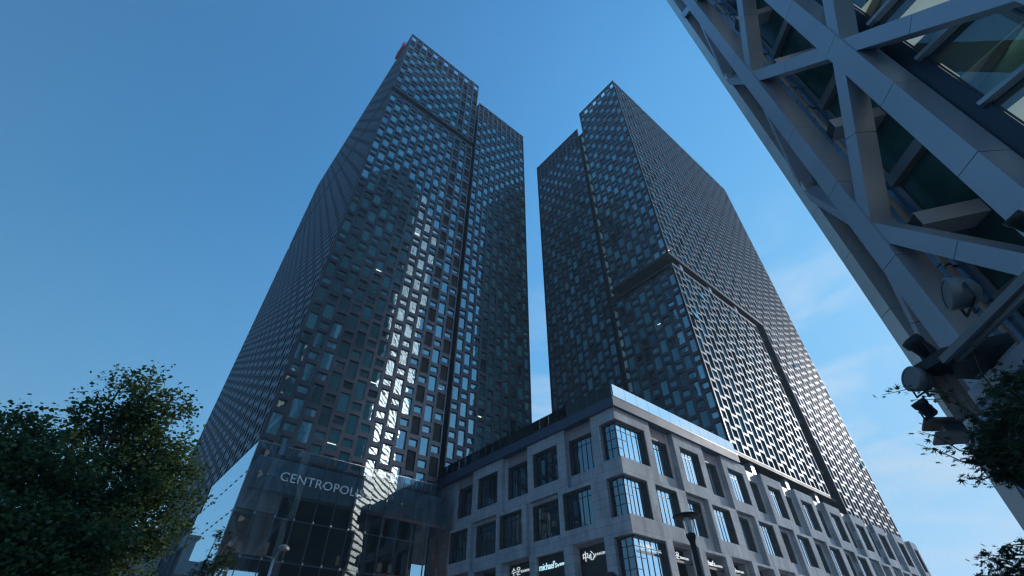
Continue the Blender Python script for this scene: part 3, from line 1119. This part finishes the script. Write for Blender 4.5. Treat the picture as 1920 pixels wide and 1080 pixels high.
# lobby zone beneath the left flank of tower A
lob = MB()
lob.box(AX0 + 2.2, 62, 0, AX0 + 2.5, AY1, 16.98, M['inner'])
lob.box(AX0 + .1, 62, 16.2, AX0 + .5, AY1, 16.97, M['screen'])
lob.build("lobby_wall", None, tA)
lob = MB()
for i in range(9):
    y = 63.5 + i * 3.7
    lob.box(AX0 + .15, y, 0, AX0 + .55, y + .35, 16.19)
for i, (y0, z0, hgt) in enumerate(((63.9, 13.2, 1.3), (71.4, 8.8, 1.4), (78.8, 11.0, 1.3), (86.2, 6.4, 1.4), (67.6, 4.5, 1.3))):
    lob.box(AX0 + .2, y0, z0, AX0 + .5, y0 + 3.3, z0 + hgt)
lob.build("lobby_columns", M['screen'], tA)

# ------------------------------------------------------------------ truss tower (right foreground)
jt = empty("truss_tower", "tower with big blue-grey metal columns and diagonal braces looming at the upper right", "tower", (20, 0.5, 0))
nC = {'A': (15.45, 12.85), 'B': (15.15, 8.35), 'C': (14.85, 3.85), 'D': (14.55, -0.65), 'Z': (17.3, 16.2)}
RV, FV = W(1, 0, 0), W(0, 1, 0)
tdir = (W(*nC['A'], 0) - W(*nC['D'], 0)).normalized()
tnor = Vector((-tdir.y, tdir.x, 0))       # towards the viewer's left
if tnor.dot(RV) > 0:
    tnor = -tnor
ZT = 62

def panelled(mb, a, b_, u, w, h, seg, gap=.03):
    """a boxed member clad in panels with dark joints"""
    a, b_ = Vector(a), Vector(b_)
    L = (b_ - a).length
    n_ = max(1, round(L / seg))
    for i in range(n_):
        p = a.lerp(b_, i / n_)
        q = a.lerp(b_, (i + 1) / n_)
        d = (q - p).normalized()
        mb.beam(p + d * gap / 2, q - d * gap / 2, u, w, h, M['alu'])
    mb.beam(a, b_, u, w - .05, h - .05, M['alud'])

def column(key, w, dep, z0=0, z1=ZT, seg=4.8, parent=jt, udir=None):
    mb = MB()
    p = W(*nC[key], 0)
    panelled(mb, (p.x, p.y, z0), (p.x, p.y, z1), udir or tdir, w, dep, seg)
    return mb.build("column", None, parent)

column('A', .9, 1.1)
column('B', .95, 1.0)
column('C', .95, 1.0)
column('D', .95, 1.0)
# the thin return column at the far corner
mb = MB()
p = W(*nC['Z'], 0)
zz_ = 0
while zz_ < ZT:
    mb.beam((p.x, p.y, zz_ + .015), (p.x, p.y, zz_ + 3.585), tdir, .75, .9, M['aluw'])
    zz_ += 3.6
mb.beam((p.x, p.y, 0), (p.x, p.y, ZT), tdir, .7, .85, M['alud'])
mb.build("corner_column", None, jt)
NODES = {'A': [1.9, 16.3, 30.7, 45.1], 'B': [9.1, 23.5, 37.9, 52.3], 'C': [1.9, 16.3, 30.7, 45.1], 'D': [9.1, 23.5, 37.9, 52.3], 'Z': [9.1, 23.5, 37.9, 52.3]}

def brace(k1, z1, k2, z2, w=.66, dep=.86, m1=None):
    p, q = W(*nC[k1], z1), W(*nC[k2], z2)
    d = (q - p)
    L = d.length
    d.normalize()
    hor = (W(*nC[k2], 0) - W(*nC[k1], 0)).normalized()
    nrm = Vector((-hor.y, hor.x, 0))
    u = d.cross(nrm).normalized()
    t = .12 / max(.25, abs(d.dot(hor)))
    mb = MB()
    panelled(mb, p + d * t, q - d * t, u, w, dep, 3.4)
    mb.build("brace", None, jt)

for (k1, k2) in (('A', 'B'), ('B', 'C'), ('C', 'D')):
    for z1 in NODES[k1]:
        for z2 in NODES[k2]:
            if abs(z1 - z2) < 7.5:
                brace(k1, z1, k2, z2)
for z1 in NODES['A']:
    for z2 in NODES['Z']:
        if abs(z1 - z2) < 7.5:
            brace('A', z1, 'Z', z2, .5, .7)
# node plates on the return corner (hexagonal panels)
# core wall behind the truss: blue panels with a downpipe, then glazing with horizontal beams
cw = MB()
CR = 17.9
def cwP(f, z, r=CR):
    return W(r, f, z)
def cwbox(mb, f0, f1, z0, z1, r0, r1, m=None):
    mb.hexa([W(r0, f0, z0), W(r0, f1, z0), W(r1, f1, z0), W(r1, f0, z0), W(r0, f0, z1), W(r0, f1, z1), W(r1, f1, z1), W(r1, f0, z1)], m)
z = 0.6
while z < ZT:
    for (f0, f1) in ((12.8, 13.4), (13.43, 14.2), (14.23, 15.0)):
        cwbox(cw, f0 + .02, f1 - .02, z + .02, z + 2.36, CR, CR + .1)
    z += 2.4
cw.build("cladding_panels", M['bluepanel'], jt)
cw = MB()
cwbox(cw, 12.75, 15.0, 0, ZT, CR + .12, CR + .4, M['alud'])
cwbox(cw, -4, 12.75, 0, ZT, CR + .75, CR + .9, M['greenroom'])
cw.build("cladding_backing", None, jt)
cw = MB()
cw.tube([W(CR - .35, 13.2, 0), W(CR - .35, 13.2, ZT)], [.11, .11], 12)
cw.build("downpipe", M['pipe'], jt, True)
cw = MB()
z = 4
while z < ZT:
    cw.lathe(W(CR - .35, 13.2, z), [(.135, 0), (.135, .08)], 12)
    cwbox(cw, 13.16, 13.24, z, z + .08, CR - .3, CR)
    z += 2.6
cw.build("pipe_brackets", M['black'], jt)
cw = MB()
z = 5.3
while z < ZT:
    cwbox(cw, 8.2, 12.6, z, z + 6.6, CR - .02, CR)
    z += 7.2
cw.build("core_window", M['coreglass'], jt)
cw = MB()
z = 5.3
while z < ZT:
    cwbox(cw, -4, 12.75, z - .6, z - .02, CR - .35, CR + .1)
    cwbox(cw, 12.61, 12.75, z, z + 6.58, CR - .1, CR + .1)
    cwbox(cw, 10.6, 10.66, z, z + 6.58, CR - .06, CR + .1)
    z += 7.2
cw.build("window_frame", M['grey'], jt)
for zb in (9.1, 16.3, 23.5, 30.7, 37.9):
    cw = MB()
    panelled(cw, W(15.9, 11.9, zb - .9), W(CR + .1, 11.2, zb - .9), (0, 0, 1), .7, .8, 3)
    cw.build("tie_beam", None, jt)
# glazed bay between columns B and D, running away behind the lattice
GB = W(16.05, 7.7, 0)
gd_ = W(.375, -.927, 0).normalized()
gn_ = Vector((-gd_.y, gd_.x, 0))
if gn_.dot(RV) > 0:
    gn_ = -gn_
BF = Face((GB.x, GB.y), (gd_.x, gd_.y), (gn_.x, gn_.y))
b = MB()
for zi in range(16):
    z = 1.9 + 3.66 * zi
    for i in range(8):
        t1_, t2_ = random.gauss(0, .01), random.gauss(0, .01)
        u = .35 + i * 2.2
        b.quad(BF.P(u + .03, z + .12, t1_), BF.P(u + 2.17, z + .12, t2_), BF.P(u + 2.17, z + 3.54, -t1_), BF.P(u + .03, z + 3.54, -t2_))
b.build("bay_glazing", M['bglass'], jt)
b = MB()
for zi in range(17):
    z = 1.9 + 3.66 * zi
    BF.box(b, 0.1, 18, z - .09, z + .09, 0.0, .32)
b.build("bay_transoms", M['alu'], jt)
b = MB()
for zi in range(17):
    z = 1.9 + 3.66 * zi
    BF.box(b, 0.0, 18, z - .16, z + .16, -.25, -.015)
for i in range(9):
    u = .35 + i * 2.2
    BF.box(b, u - .03, u + .03, 0, ZT, -.12, .06)
BF.box(b, -1.3, .3, 0, ZT, -.3, .10)
BF.box(b, -1.3, 18, 0, ZT, -7.2, -6.8)
b.build("bay_frame", M['mullion'], jt)
b = MB()
for zi in range(17):
    z = 1.9 + 3.66 * zi
    BF.box(b, 0.0, 18, z - .10, z + .10, -.7, -.27, M['inner'])
    BF.box(b, 0.0, 18, z - .45, z + .10, -2.1, -.7, M['lit_ceiling'])
    BF.box(b, 0.0, 18, z - .50, z + .10, -3.6, -2.1, M['inner'])
    BF.box(b, 0.0, 18, z - .45, z + .10, -6.8, -3.6, M['ceiling'])
b.build("bay_ceilings", None, jt)
b = MB()
for zi in range(16):
    z = 1.9 + 3.66 * zi
    for i in range(8):
        if random.random() < .4:
            u = .4 + i * 2.2
            BF.box(b, u, u + 2.1, z + random.uniform(.6, 2.4), z + 3.4, -.55, -.5)
b.build("bay_blinds", M['blind'], jt)
# the tower's main body, and its curved banded end (seen mirrored in the other facades)
b = MB()
body = [W(18.4, 14.8, 0), Vector((24.6, 0.4, 0)), Vector((33, 0.9, 0)), Vector((33, -30, 0)), Vector((16, -30, 0)), W(19.6, -6, 0)]
b.prism([(p.x, p.y) for p in body], 0, 126, M['tglass'])
b.build("tower_body", None, jt)
b = MB()
z = 4
while z < 124:
    b.box(24.8, 0.93, z, 33, 1.10, z + .5)
    z += 4.0
b.build("spandrel_bands", M['soffit'], jt)
def arc(off):
    """chamfered end face, pushed outwards by off"""
    return [(35.2 + .94 * i + off * .707, .9 - .90 * i + off * .707) for i in range(15)]
b = MB()
b.prism([(33.03, -13.0), (48.38, -13.0)] + list(reversed(arc(0))) + [(33.03, .9)], 0, 126)
b.build("chamfered_end", M['tglass'], jt)
b = MB()
z = 3
P1, P2 = arc(.5), arc(.02)
while z < 124:
    P1, P2 = arc(.5), arc(.02)
    for i in range(14):
        (x0, y0), (x1, y1), (x2, y2), (x3, y3) = P1[i], P1[i + 1], P2[i + 1], P2[i]
        b.hexa([(x0, y0, z), (x1, y1, z), (x2, y2, z), (x3, y3, z), (x0, y0, z + .72), (x1, y1, z + .72), (x2, y2, z + .72), (x3, y3, z + .72)])
    z += 1.15
b.build("white_bands", M['whiteband'], jt)

# ------------------------------------------------------------------ buildings out of frame that the glass mirrors
def city_block(x0, y0, x1, y1, h, wall, label, glassy=False):
    r = empty("city_building", label, "building", ((x0 + x1) / 2, (y0 + y1) / 2, 0))
    q = MB(); q.box(x0, y0, 0, x1, y1, h); q.build("wall", wall, r)
    q = MB()
    z = 4
    while z < h - 2:
        x = x0 + 1.5
        while x < x1 - 2:
            q.box(x, y1, z, x + 2.2, y1 + .06, z + 2)
            q.box(x, y0 - .06, z, x + 2.2, y0, z + 2)
            x += 3.6
        y = y0 + 1.5
        while y < y1 - 2:
            q.box(x1, y, z, x1 + .06, y + 2.2, z + 2)
            q.box(x0 - .06, y, z, x0, y + 2.2, z + 2)
            y += 3.6
        z += 3.7
    o_ = q.build("window", M['tglass'], r); o_["kind"] = "stuff"
    return r
city_block(-62, -26, -40, -2, 44, M['cream'], "cream office block across the street to the left, outside the picture")
city_block(-70, 6, -46, 34, 30, M['concrete'], "grey concrete office block across the street, outside the picture")

# pale old building glimpsed through the left tree
pb_ = empty("pale_building", "pale stone building with a small turret glimpsed under the left tree", "building", (2, 70, 0))
c_ = at(250, 1058, 78)
b = MB()
b.box(c_.x - 9, c_.y, 0, c_.x + 2.2, c_.y + 12, c_.z + .2)
b.box(c_.x - 9.3, c_.y - .3, c_.z - .5, c_.x + 2.5, c_.y + 12, c_.z + 1.0)
b.build("wall", M['palestone'], pb_)
b = MB()
b.box(c_.x - 1.2, c_.y + .5, c_.z + 1.01, c_.x + 1.0, c_.y + 3, c_.z + 3.6)
b.box(c_.x - 1.5, c_.y + .3, c_.z + 3.61, c_.x + 1.3, c_.y + 3.2, c_.z + 4.0)
b.build("turret", M['palestone'], pb_)
b = MB()
for i in range(6):
    b.box(c_.x - 7.8 + i * 1.7, c_.y - .05, c_.z - 3.6, c_.x - 7.1 + i * 1.7, c_.y - .003, c_.z - 1.4)
b.build("window", M['tglass'], pb_)

# ------------------------------------------------------------------ street lamps
def lamp_disc():
    top = at(1287, 968, 14.0)
    r = empty("street_lamp", "black street lamp with a flat disc cap, in front of the stone building", "street lamp", (top.x, top.y, 0), "street lamps")
    x, y, z = top
    q = MB(); q.lathe((x, y, z), [(.0, .09), (.10, .085), (.32, .03), (.365, .0), (.36, -.015), (.25, -.015), (.12, -.03), (0, -.03)], 40)
    q.build("disc_cap", M['black'], r, True)
    q = MB(); q.lathe((x, y, z), [(.075, -.035), (.085, -.10), (.078, -.30), (.06, -.40)], 24)
    q.build("lantern_glass", M['lampglass'], r, True)
    q = MB()
    for i in range(4):
        a = i * math.pi / 2 + .4
        q.tube([(x + .13 * math.cos(a), y + .13 * math.sin(a), z - .02), (x + .125 * math.cos(a), y + .125 * math.sin(a), z - .24), (x + .08 * math.cos(a), y + .08 * math.sin(a), z - .45)], [.009] * 3, 6)
    q.build("lantern_cage", M['steel'], r)
    q = MB(); q.lathe((x, y, z), [(.06, -.08), (.05, -.25), (.0, -.26)], 12)
    q.build("bulb", M['whiteband'], r, True)
    q = MB(); q.lathe((x, y, 0), [(.14, 0), (.14, .5), (.075, .6), (.062, z - .9), (.075, z - .62), (.12, z - .5), (.125, z - .43), (.06, z - .42)], 20)
    q.build("pole", M['black'], r, True)
    q = MB(); q.tube([(x + .072, y - .045, .6), (x + .072, y - .045, z - .7)], [.012, .012], 6)
    q.build("conduit", M['steel'], r)
lamp_disc()

def lamp_arm():
    hd_ = at(533, 1027, 21)
    pt = at(514, 1046, 21.3)
    r = empty("street_lamp", "slim street lamp with one tilted oval head in front of the glass hall", "street lamp", (pt.x, pt.y, 0), "street lamps")
    q = MB(); q.tube([(pt.x, pt.y, 0), (pt.x, pt.y, 2), (pt.x, pt.y, pt.z)], [.075, .055, .045], 12)
    q.build("pole", M['steel'], r, True)
    q = MB()
    q.tube([(pt.x, pt.y, pt.z - .02), Vector(pt).lerp(hd_, .5) + Vector((0, 0, .08)), Vector(hd_) + Vector((0, 0, -.1))], [.035, .03, .03], 10)
    left = at(497, 1043, 21.3)
    q.tube([(pt.x, pt.y, pt.z - .02), left], [.03, .02], 8)
    q.build("arm", M['grey'], r, True)
    q = MB()
    ax = Vector((hd_ - pt)).normalized() * .3 + Vector((0, 0, .9))
    q.lathe(hd_, [(0, .11), (.08, .10), (.17, .05), (.21, -.02), (.19, -.06), (.08, -.09), (0, -.09)], 24, axis=ax)
    q.build("lamp_head", M['grey'], r, True)
lamp_arm()
rt = at(1144, 1072, 12)
r_ = empty("bollard_light", "dark red dome-topped lamp just showing at the bottom edge below the corner", "lamp", (rt.x, rt.y, 0))
q = MB(); q.lathe((rt.x, rt.y, rt.z), [(.001, 0), (.09, -.012), (.16, -.06), (.20, -.14), (.21, -.24), (.19, -.26), (.0, -.26)], 28)
q.build("dome", M['darkred'], r_, True)
q = MB(); q.lathe((rt.x, rt.y, 0), [(.10, 0), (.07, .2), (.05, rt.z - .27)], 16)
q.build("pole", M['black'], r_, True)

# ------------------------------------------------------------------ floodlight gantry at the corner of the truss tower
gan = empty("floodlight_gantry", "dark steel gantry with walkway and rails carrying floodlights at the corner of the truss tower", "gantry", at(1800, 720, 13.5))
def zat(px, py, d):
    return at(px, py, d)
b = MB()
# upper tray: a dark deck running along the tower towards the viewer's right
u0, u1 = at(1722, 700, 13.2), at(1935, 520, 10.6)
lowz = Vector((0, 0, 1))
dirg = (u1 - u0).normalized()
side = dirg.cross(Vector((0, 0, 1))).normalized()
if side.dot(RV) < 0:
    side = -side
q = MB()
a, c = at(1716, 706, 13.2), at(1838, 712, 13.9)
e, f2 = at(1905, 640, 12.4), at(1778, 668, 12.6)
th = Vector((0, 0, .22))
q.hexa([a, c, e, f2, a + th, c + th, e + th, f2 + th], M['darkmetal'])
q.build("upper_deck", None, gan)
q = MB()
for off, (pa, pb2, da, db) in enumerate((((1768, 676), (1935, 510), 12.6, 10.9), ((1793, 672), (1935, 537), 12.7, 11.1))):
    q.beam(at(*pa, da), at(*pb2, db), (0, 0, 1), .16, .10)
for t in (0.15, .4, .65, .9):
    p1 = at(1768, 676, 12.6).lerp(at(1935, 510, 10.9), t)
    p2 = at(1793, 672, 12.7).lerp(at(1935, 537, 11.1), t)
    q.beam(p1, p2, (0, 0, 1), .06, .06)
q.build("rails", M['grey'], gan)
q = MB()
for pa, pb2 in (((1754, 712), (1760, 798)), ((1779, 708), (1783, 792))):
    p1 = at(*pa, 13.4)
    zlow = at(*pb2, 13.4).z
    q.beam((p1.x, p1.y, zlow), (p1.x, p1.y, p1.z + .1), RV, .16, .16)
q.build("hangers", M['plank'], gan)
q = MB()
zl_ = at(1737, 803, 13.4).z
a, c = at(1734, 786, 13.3), at(1822, 806, 13.9)
a.z = c.z = zl_ + .16
bk = (FV * 1.0 + RV * .6).normalized() * .75
up1 = Vector((0, 0, .05))
q.hexa([a, c, c + bk, a + bk, a + up1, c + up1, c + bk + up1, a + bk + up1], M['plank'])
q.build("lower_deck", None, gan)
q = MB()
a2, c2 = a - Vector((0, 0, .34)) + RV * .05, c - Vector((0, 0, .30))
q.hexa([a2, c2, c2 + bk, a2 + bk, a2 + up1, c2 + up1, c2 + bk + up1, a2 + bk + up1])
q.hexa([c2 - RV * .5 + bk * .3, c2 + bk * .3, c2 + bk * .6, c2 - RV * .5 + bk * .6] + [v + Vector((0, 0, .3)) for v in (c2 - RV * .5 + bk * .3, c2 + bk * .3, c2 + bk * .6, c2 - RV * .5 + bk * .6)])
q.build("lower_tray", M['grey'], gan)

q = MB()
pm = at(1872, 690, 13.3)
q.tube([(pm.x, pm.y, 0), (pm.x, pm.y, pm.z + .1)], [.17, .11], 14)
q.build("mast", M['darkmetal'], gan, True)

def flood(px, py, d, kind, size, aim):
    c0 = at(px, py, d)
    r = empty("floodlight", "", "floodlight", c0, "floodlights on the gantry")
    ax = Vector(aim).normalized()
    q = MB()
    s = size
    if kind == 'can':
        q.lathe(c0, [(0, -.55 * s), (.24 * s, -.52 * s), (.34 * s, -.42 * s), (.36 * s, .15 * s), (.42 * s, .2 * s), (.42 * s, .5 * s), (.38 * s, .52 * s), (.30 * s, .5 * s)], 24, axis=ax)
    else:
        q.lathe(c0, [(0, -.5 * s), (.25 * s, -.46 * s), (.42 * s, -.3 * s), (.54 * s, .05 * s), (.56 * s, .32 * s), (.50 * s, .36 * s), (.46 * s, .33 * s)], 28, axis=ax)
    q.build("housing", M['darkmetal'] if kind == 'can' else M['grey'], r, True)
    q = MB()
    q.lathe(c0, [((.36 if kind == 'can' else .47) * s, (.46 if kind == 'can' else .31) * s), (.0, (.47 if kind == 'can' else .32) * s)], 24, axis=ax)
    q.build("lens", M['lampglass'] if kind == 'can' else M['grey'], r, True)
    q = MB()
    w_ = ax.cross(Vector((0, 0, 1))).normalized()
    rr = .46 * s if kind == 'can' else .58 * s
    q.tube([c0 + w_ * rr, c0 + w_ * rr - Vector((0, 0, .55 * s)), c0 - w_ * rr - Vector((0, 0, .55 * s)), c0 - w_ * rr], [.03 * s + .008] * 4, 6)
    q.tube([c0 - Vector((0, 0, .55 * s)), c0 - Vector((0, 0, .80 * s))], [.06 * s] * 2, 8)
    q.lathe(c0 + w_ * rr, [(.06 * s, 0), (.06 * s, .03)], 10, axis=w_)
    q.build("yoke", M['darkmetal'], r)
    return r
fa = flood(1727, 652, 13.2, 'can', .52, -RV * .4 + Vector((0, 0, 1)) + FV * .15)
fa["label"] = "black can floodlight pointing up at the far left end of the upper deck"
fb = flood(1722, 712, 13.2, 'bowl', .52, -RV * 1.0 + Vector((0, 0, .15)))
fb["label"] = "grey bowl floodlight facing left just below the upper deck"
fc = flood(1735, 766, 13.2, 'can', .38, -RV * .5 + Vector((0, 0, 1)))
fc["label"] = "black can floodlight standing on the lower deck at its left end"
fd = flood(1800, 550, 12.2, 'bowl', .66, -RV * 1.0 + FV * .5 + Vector((0, 0, .25)))
fd["label"] = "large grey bowl floodlight in front of the blue panels above the rails"
fe = flood(1790, 752, 13.6, 'bowl', .36, RV * .3 + Vector((0, 0, 1)))
fe["label"] = "small grey floodlight between the two hangers of the gantry"
ff = flood(1918, 418, 11.0, 'can', .40, -RV * .6 + Vector((0, 0, .9)))
ff["label"] = "black floodlight at the right edge of the picture in front of green glass"

# lower blue canopy of the truss tower
cb = MB()
p0, p1 = at(1822, 768, 14.6), at(1945, 664, 12.0)
dn = Vector((0, 0, -2.6)) - RV * .25
bk2 = RV * 1.4 + FV * .3
cb.hexa([p0 + dn, p1 + dn, p1 + dn + bk2, p0 + dn + bk2, p0, p1, p1 + bk2, p0 + bk2], M['bluepanel'])
cb.build("canopy_fascia", None, jt)
cb = MB()
up_ = Vector((0, 0, .3))
cb.hexa([p0 - bk2 * .04, p1 - bk2 * .04, p1 + bk2, p0 + bk2, p0 + up_ - bk2 * .04, p1 + up_ - bk2 * .04, p1 + up_ + bk2, p0 + up_ + bk2], M['alu'])
cb.build("canopy_edge", None, jt)

# ------------------------------------------------------------------ trees
def spray(mb, tw, c, n, size, drop=0.5, spread=.34, fan=True):
    """a drooping twig with leaves"""
    d = Vector((random.gauss(0, 1), random.gauss(0, 1), random.gauss(0, .45))).normalized()
    L = random.uniform(.5, 1.2) * spread * 2
    pts = [Vector(c) + d * L * t + Vector((0, 0, -drop * L * t * t)) for t in (0, .5, 1)]
    if tw is not None:
        tw.tube(pts, [.006, .004, .002], 4, caps=False)
    for i in range(n):
        t = random.random()
        p = Vector(c) + d * L * t + Vector((0, 0, -drop * L * t * t)) + Vector((random.gauss(0, 1), random.gauss(0, 1), random.gauss(0, 1))) * size * 1.3
        nrm = Vector((random.gauss(0, .7), random.gauss(0, .7), 1)).normalized()
        u = nrm.orthogonal().normalized()
        u = Matrix.Rotation(random.uniform(0, 6.28), 3, nrm) @ u
        v = nrm.cross(u)
        s = size * random.uniform(.7, 1.3)
        mb.poly([p - v * s * .5, p + u * s * .62 + v * s * .15, p + v * s * .62, p - u * s * .62 + v * s * .15])

def limb(mb, a, b_, r0, r1, wob=.25, seg=5):
    a, b_ = Vector(a), Vector(b_)
    pts = []
    for i in range(seg + 1):
        t = i / seg
        p = a.lerp(b_, t)
        if 0 < i < seg:
            p += Vector((random.gauss(0, wob), random.gauss(0, wob), random.gauss(0, wob * .5)))
        pts.append(p)
    mb.tube(pts, [r0 + (r1 - r0) * i / seg for i in range(seg + 1)], 8)
    return pts

def leafy_tree(label, base, blobs, dens, size, group=None):
    r = empty("broadleaf_tree", label, "tree", base, group)
    lf, tw, tr = MB(), MB(), MB()
    cs = [(at(px - 6, py + 4, d), rp / 1220 * d) for (px, py, rp, d) in blobs]
    fork = Vector(base) + Vector((0, 0, 2.6))
    limb(tr, base, fork, .24, .19, .03, 3)
    for (c, rad) in cs:
        m_ = fork.lerp(c, .45) + Vector((0, 0, -.15))
        if random.random() < .75:
            limb(tr, fork, m_, .10, .05, .06, 3)
            limb(tr, m_, c, .05, .018, .08, 3)
        n_ = int(dens * rad * rad)
        k_ = max(3, int(26 * rad * rad))
        subs = []
        for i in range(k_):
            d = Vector((random.gauss(0, 1), random.gauss(0, 1), random.gauss(0, .8))).normalized()
            subs.append((c + d * rad * random.random() ** .5, random.uniform(.10, .24)))
        for i in range(n_):
            sc2, sr = random.choice(subs)
            d = Vector((random.gauss(0, 1), random.gauss(0, 1), random.gauss(0, .45)))
            spray(lf, tw if random.random() < .22 else None, sc2 + d * sr, 11, size, spread=.15)
    tr.build("trunk", M['bark'], r, True)
    tw.build("twigs", M['bark'], r)
    lf.build("crown", M['leafA'], r)
    return r

blobsA = [(292, 700, 20, 14), (262, 728, 30, 14), (240, 712, 16, 14.3), (190, 752, 24, 14.3), (160, 752, 13, 14.3), (225, 765, 48, 14), (300, 755, 36, 13.8), (330, 740, 18, 13.6),
          (335, 775, 26, 13.6), (340, 830, 36, 13.4), (290, 820, 62, 14), (220, 840, 72, 14.2), (345, 890, 34, 13.2), (330, 950, 40, 13.2), (260, 920, 90, 13.8),
          (180, 930, 92, 13.8), (300, 1000, 44, 13.3), (220, 1010, 78, 13.5), (150, 1030, 90, 13.3), (310, 870, 50, 13.6), (160, 800, 34, 14.4), (350, 860, 16, 13.2), (240, 950, 60, 13)]
blobsB = [(8, 775, 22, 13), (40, 790, 22, 13), (70, 800, 26, 13), (20, 830, 40, 13), (100, 830, 40, 13.2), (60, 870, 66, 12.8), (10, 900, 60, 12.6), (110, 900, 66, 13),
          (30, 960, 90, 12.4), (110, 990, 90, 12.6), (20, 1050, 100, 12), (120, 1070, 90, 12.2), (-60, 880, 90, 12.6), (-60, 980, 100, 12), (60, 1120, 90, 12)]
leafy_tree("tall broadleaf tree at the lower left, its crown touching the left tower", W(-8.8, 10.6, 0), blobsA, 330, .070, "trees on the left")
leafy_tree("lower broadleaf tree at the left edge, with sunlit leaf clusters beside the taller tree", W(-8.9, 8.1, 0), blobsB, 320, .070, "trees on the left")

def star(mb, p, nrm, u, s):
    v = nrm.cross(u)
    pts = [p - v * s * .25]
    for k, (a, L) in enumerate(((-75, .75), (-38, .95), (0, 1.15), (38, .95), (75, .75))):
        if k:
            am = math.radians(a - 18)
            pts.append(p + (u * math.sin(am) + v * math.cos(am)) * s * .28)
        am = math.radians(a)
        pts.append(p + (u * math.sin(am) + v * math.cos(am)) * s * L)
    i = len(mb.v)
    mb.v += [tuple(p)] + [tuple(q_) for q_ in pts]
    n_ = len(pts)
    for j in range(n_):
        mb.f.append((i, i + 1 + j, i + 1 + (j + 1) % n_))
        mb.m.append(0)

def maple_leaf(mb, p, s):
    nrm = Vector((random.gauss(0, .55), random.gauss(0, .55), 1)).normalized()
    u = Matrix.Rotation(random.uniform(0, 6.28), 3, nrm) @ nrm.orthogonal().normalized()
    star(mb, p, nrm, u, s)

def maple(label, base, sprays, clumps, size, group):
    r = empty("maple_tree", label, "tree", base, group)
    lf, tw, tr = MB(), MB(), MB()
    fork = Vector(base) + Vector((0, 0, 1.5))
    limb(tr, base, fork, .10, .08, .02, 3)
    for (pts_, d, n_) in sprays:
        P_ = [at(x, y, d) for x, y in pts_]
        tw.tube(P_, [.012 - .009 * i / (len(P_) - 1) for i in range(len(P_))], 5, caps=False)
        limb(tr, fork, P_[0], .05, .014, .08, 4)
        for i in range(n_):
            t = random.random() * (len(P_) - 1)
            k = min(int(t), len(P_) - 2)
            p = P_[k].lerp(P_[k + 1], t - k) + Vector((random.gauss(0, 1), random.gauss(0, 1), random.gauss(0, .6))) * size * .9
            maple_leaf(lf, p, size * random.uniform(.6, 1.15))
    for (px, py, rp, d, n_) in clumps:
        c = at(px, py, d)
        rad = rp / 1150 * d
        limb(tr, fork, c, .05, .012, .1, 4)
        for i in range(n_):
            dd = Vector((random.gauss(0, 1), random.gauss(0, 1), random.gauss(0, .8))).normalized() * rad * random.random() ** .5
            e = c + dd
            if i % 6 == 0:
                tw.tube([c + dd * .3, c + dd * .7 + Vector((0, 0, .03)), e], [.008, .006, .003], 4, caps=False)
            maple_leaf(lf, e, size * random.uniform(.6, 1.15))
    tr.build("trunk", M['bark'], r, True)
    tw.build("twigs", M['bark'], r)
    lf.build("crown", M['leafM'], r)

maple("maple tree with fine star-shaped leaves at the right edge, in front of the truss tower", W(6.3, 4.9, 0),
      [(((1780, 738), (1735, 733), (1705, 729), (1653, 741)), 8.2, 40), (((1800, 760), (1770, 748), (1712, 750)), 8.4, 14),
       (((1840, 850), (1800, 845), (1760, 820), (1722, 808)), 8.0, 26), (((1850, 870), (1810, 868), (1770, 850), (1718, 832)), 8.0, 30),
       (((1900, 895), (1860, 893), (1840, 900), (1812, 896)), 7.6, 50), (((1860, 830), (1830, 790), (1800, 768)), 8.0, 40),
       (((1870, 740), (1840, 700), (1822, 655)), 8.4, 24)],
      [(1890, 850, 53, 7.6, 446), (1850, 860, 31, 7.7, 158), (1905, 775, 47, 7.6, 302), (1915, 715, 38, 7.6, 216), (1870, 805, 38, 7.8, 187), (1925, 840, 61, 7.3, 360),
       (1945, 760, 67, 7.2, 216), (1880, 735, 24, 8.0, 64), (1900, 890, 26, 7.6, 129), (1845, 815, 24, 8.0, 79)],
      .075, "maples")
maple("small maple whose airy top shows at the bottom right corner against pale sky", W(7.6, 6.7, 0),
      [(((1920, 1040), (1880, 1042), (1838, 1040)), 10, 50), (((1925, 1075), (1880, 1060), (1842, 1045)), 10, 60), (((1920, 1020), (1900, 1022), (1870, 1050)), 10, 40), (((1920, 1080), (1870, 1080), (1825, 1078)), 10, 50)],
      [(1905, 1062, 30, 10, 130), (1880, 1085, 30, 10, 110), (1930, 1020, 20, 10, 30)], .075, "maples")
maple("small dark maple standing in front of the pale blue side glass of the entrance hall", W(-9.9, 16.7, 0),
      [(((440, 1030), (410, 1020), (385, 1035)), 19.5, 24), (((445, 1005), (425, 995), (402, 996)), 19.5, 16), (((425, 1020), (408, 1010), (398, 1003)), 19.5, 14),
       (((420, 1060), (390, 1050), (362, 1070)), 19.5, 26)],
      [(405, 1062, 26, 19.5, 170), (380, 1078, 24, 19.5, 120), (430, 1050, 18, 19.5, 60), (410, 1000, 7, 19.5, 12)], .13, "maples")

# ------------------------------------------------------------------ haze volume added to lift the shadows
hz = MB()
hz.box(-455, -455, -1.0, 455, 455, 131)
hm = bpy.data.materials.new("shadow_lift_haze")
hm.use_nodes = True
hn = hm.node_tree.nodes
hn.clear()
ho = hn.new("ShaderNodeOutputMaterial")
hv = hn.new("ShaderNodeVolumePrincipled")
hv.inputs["Color"].default_value = (0.62, 0.82, 1.0, 1)
hv.inputs["Density"].default_value = 0.0010
hm.node_tree.links.new(hv.outputs[0], ho.inputs["Volume"])
haze = hz.build("haze", hm)
haze["kind"] = "stuff"
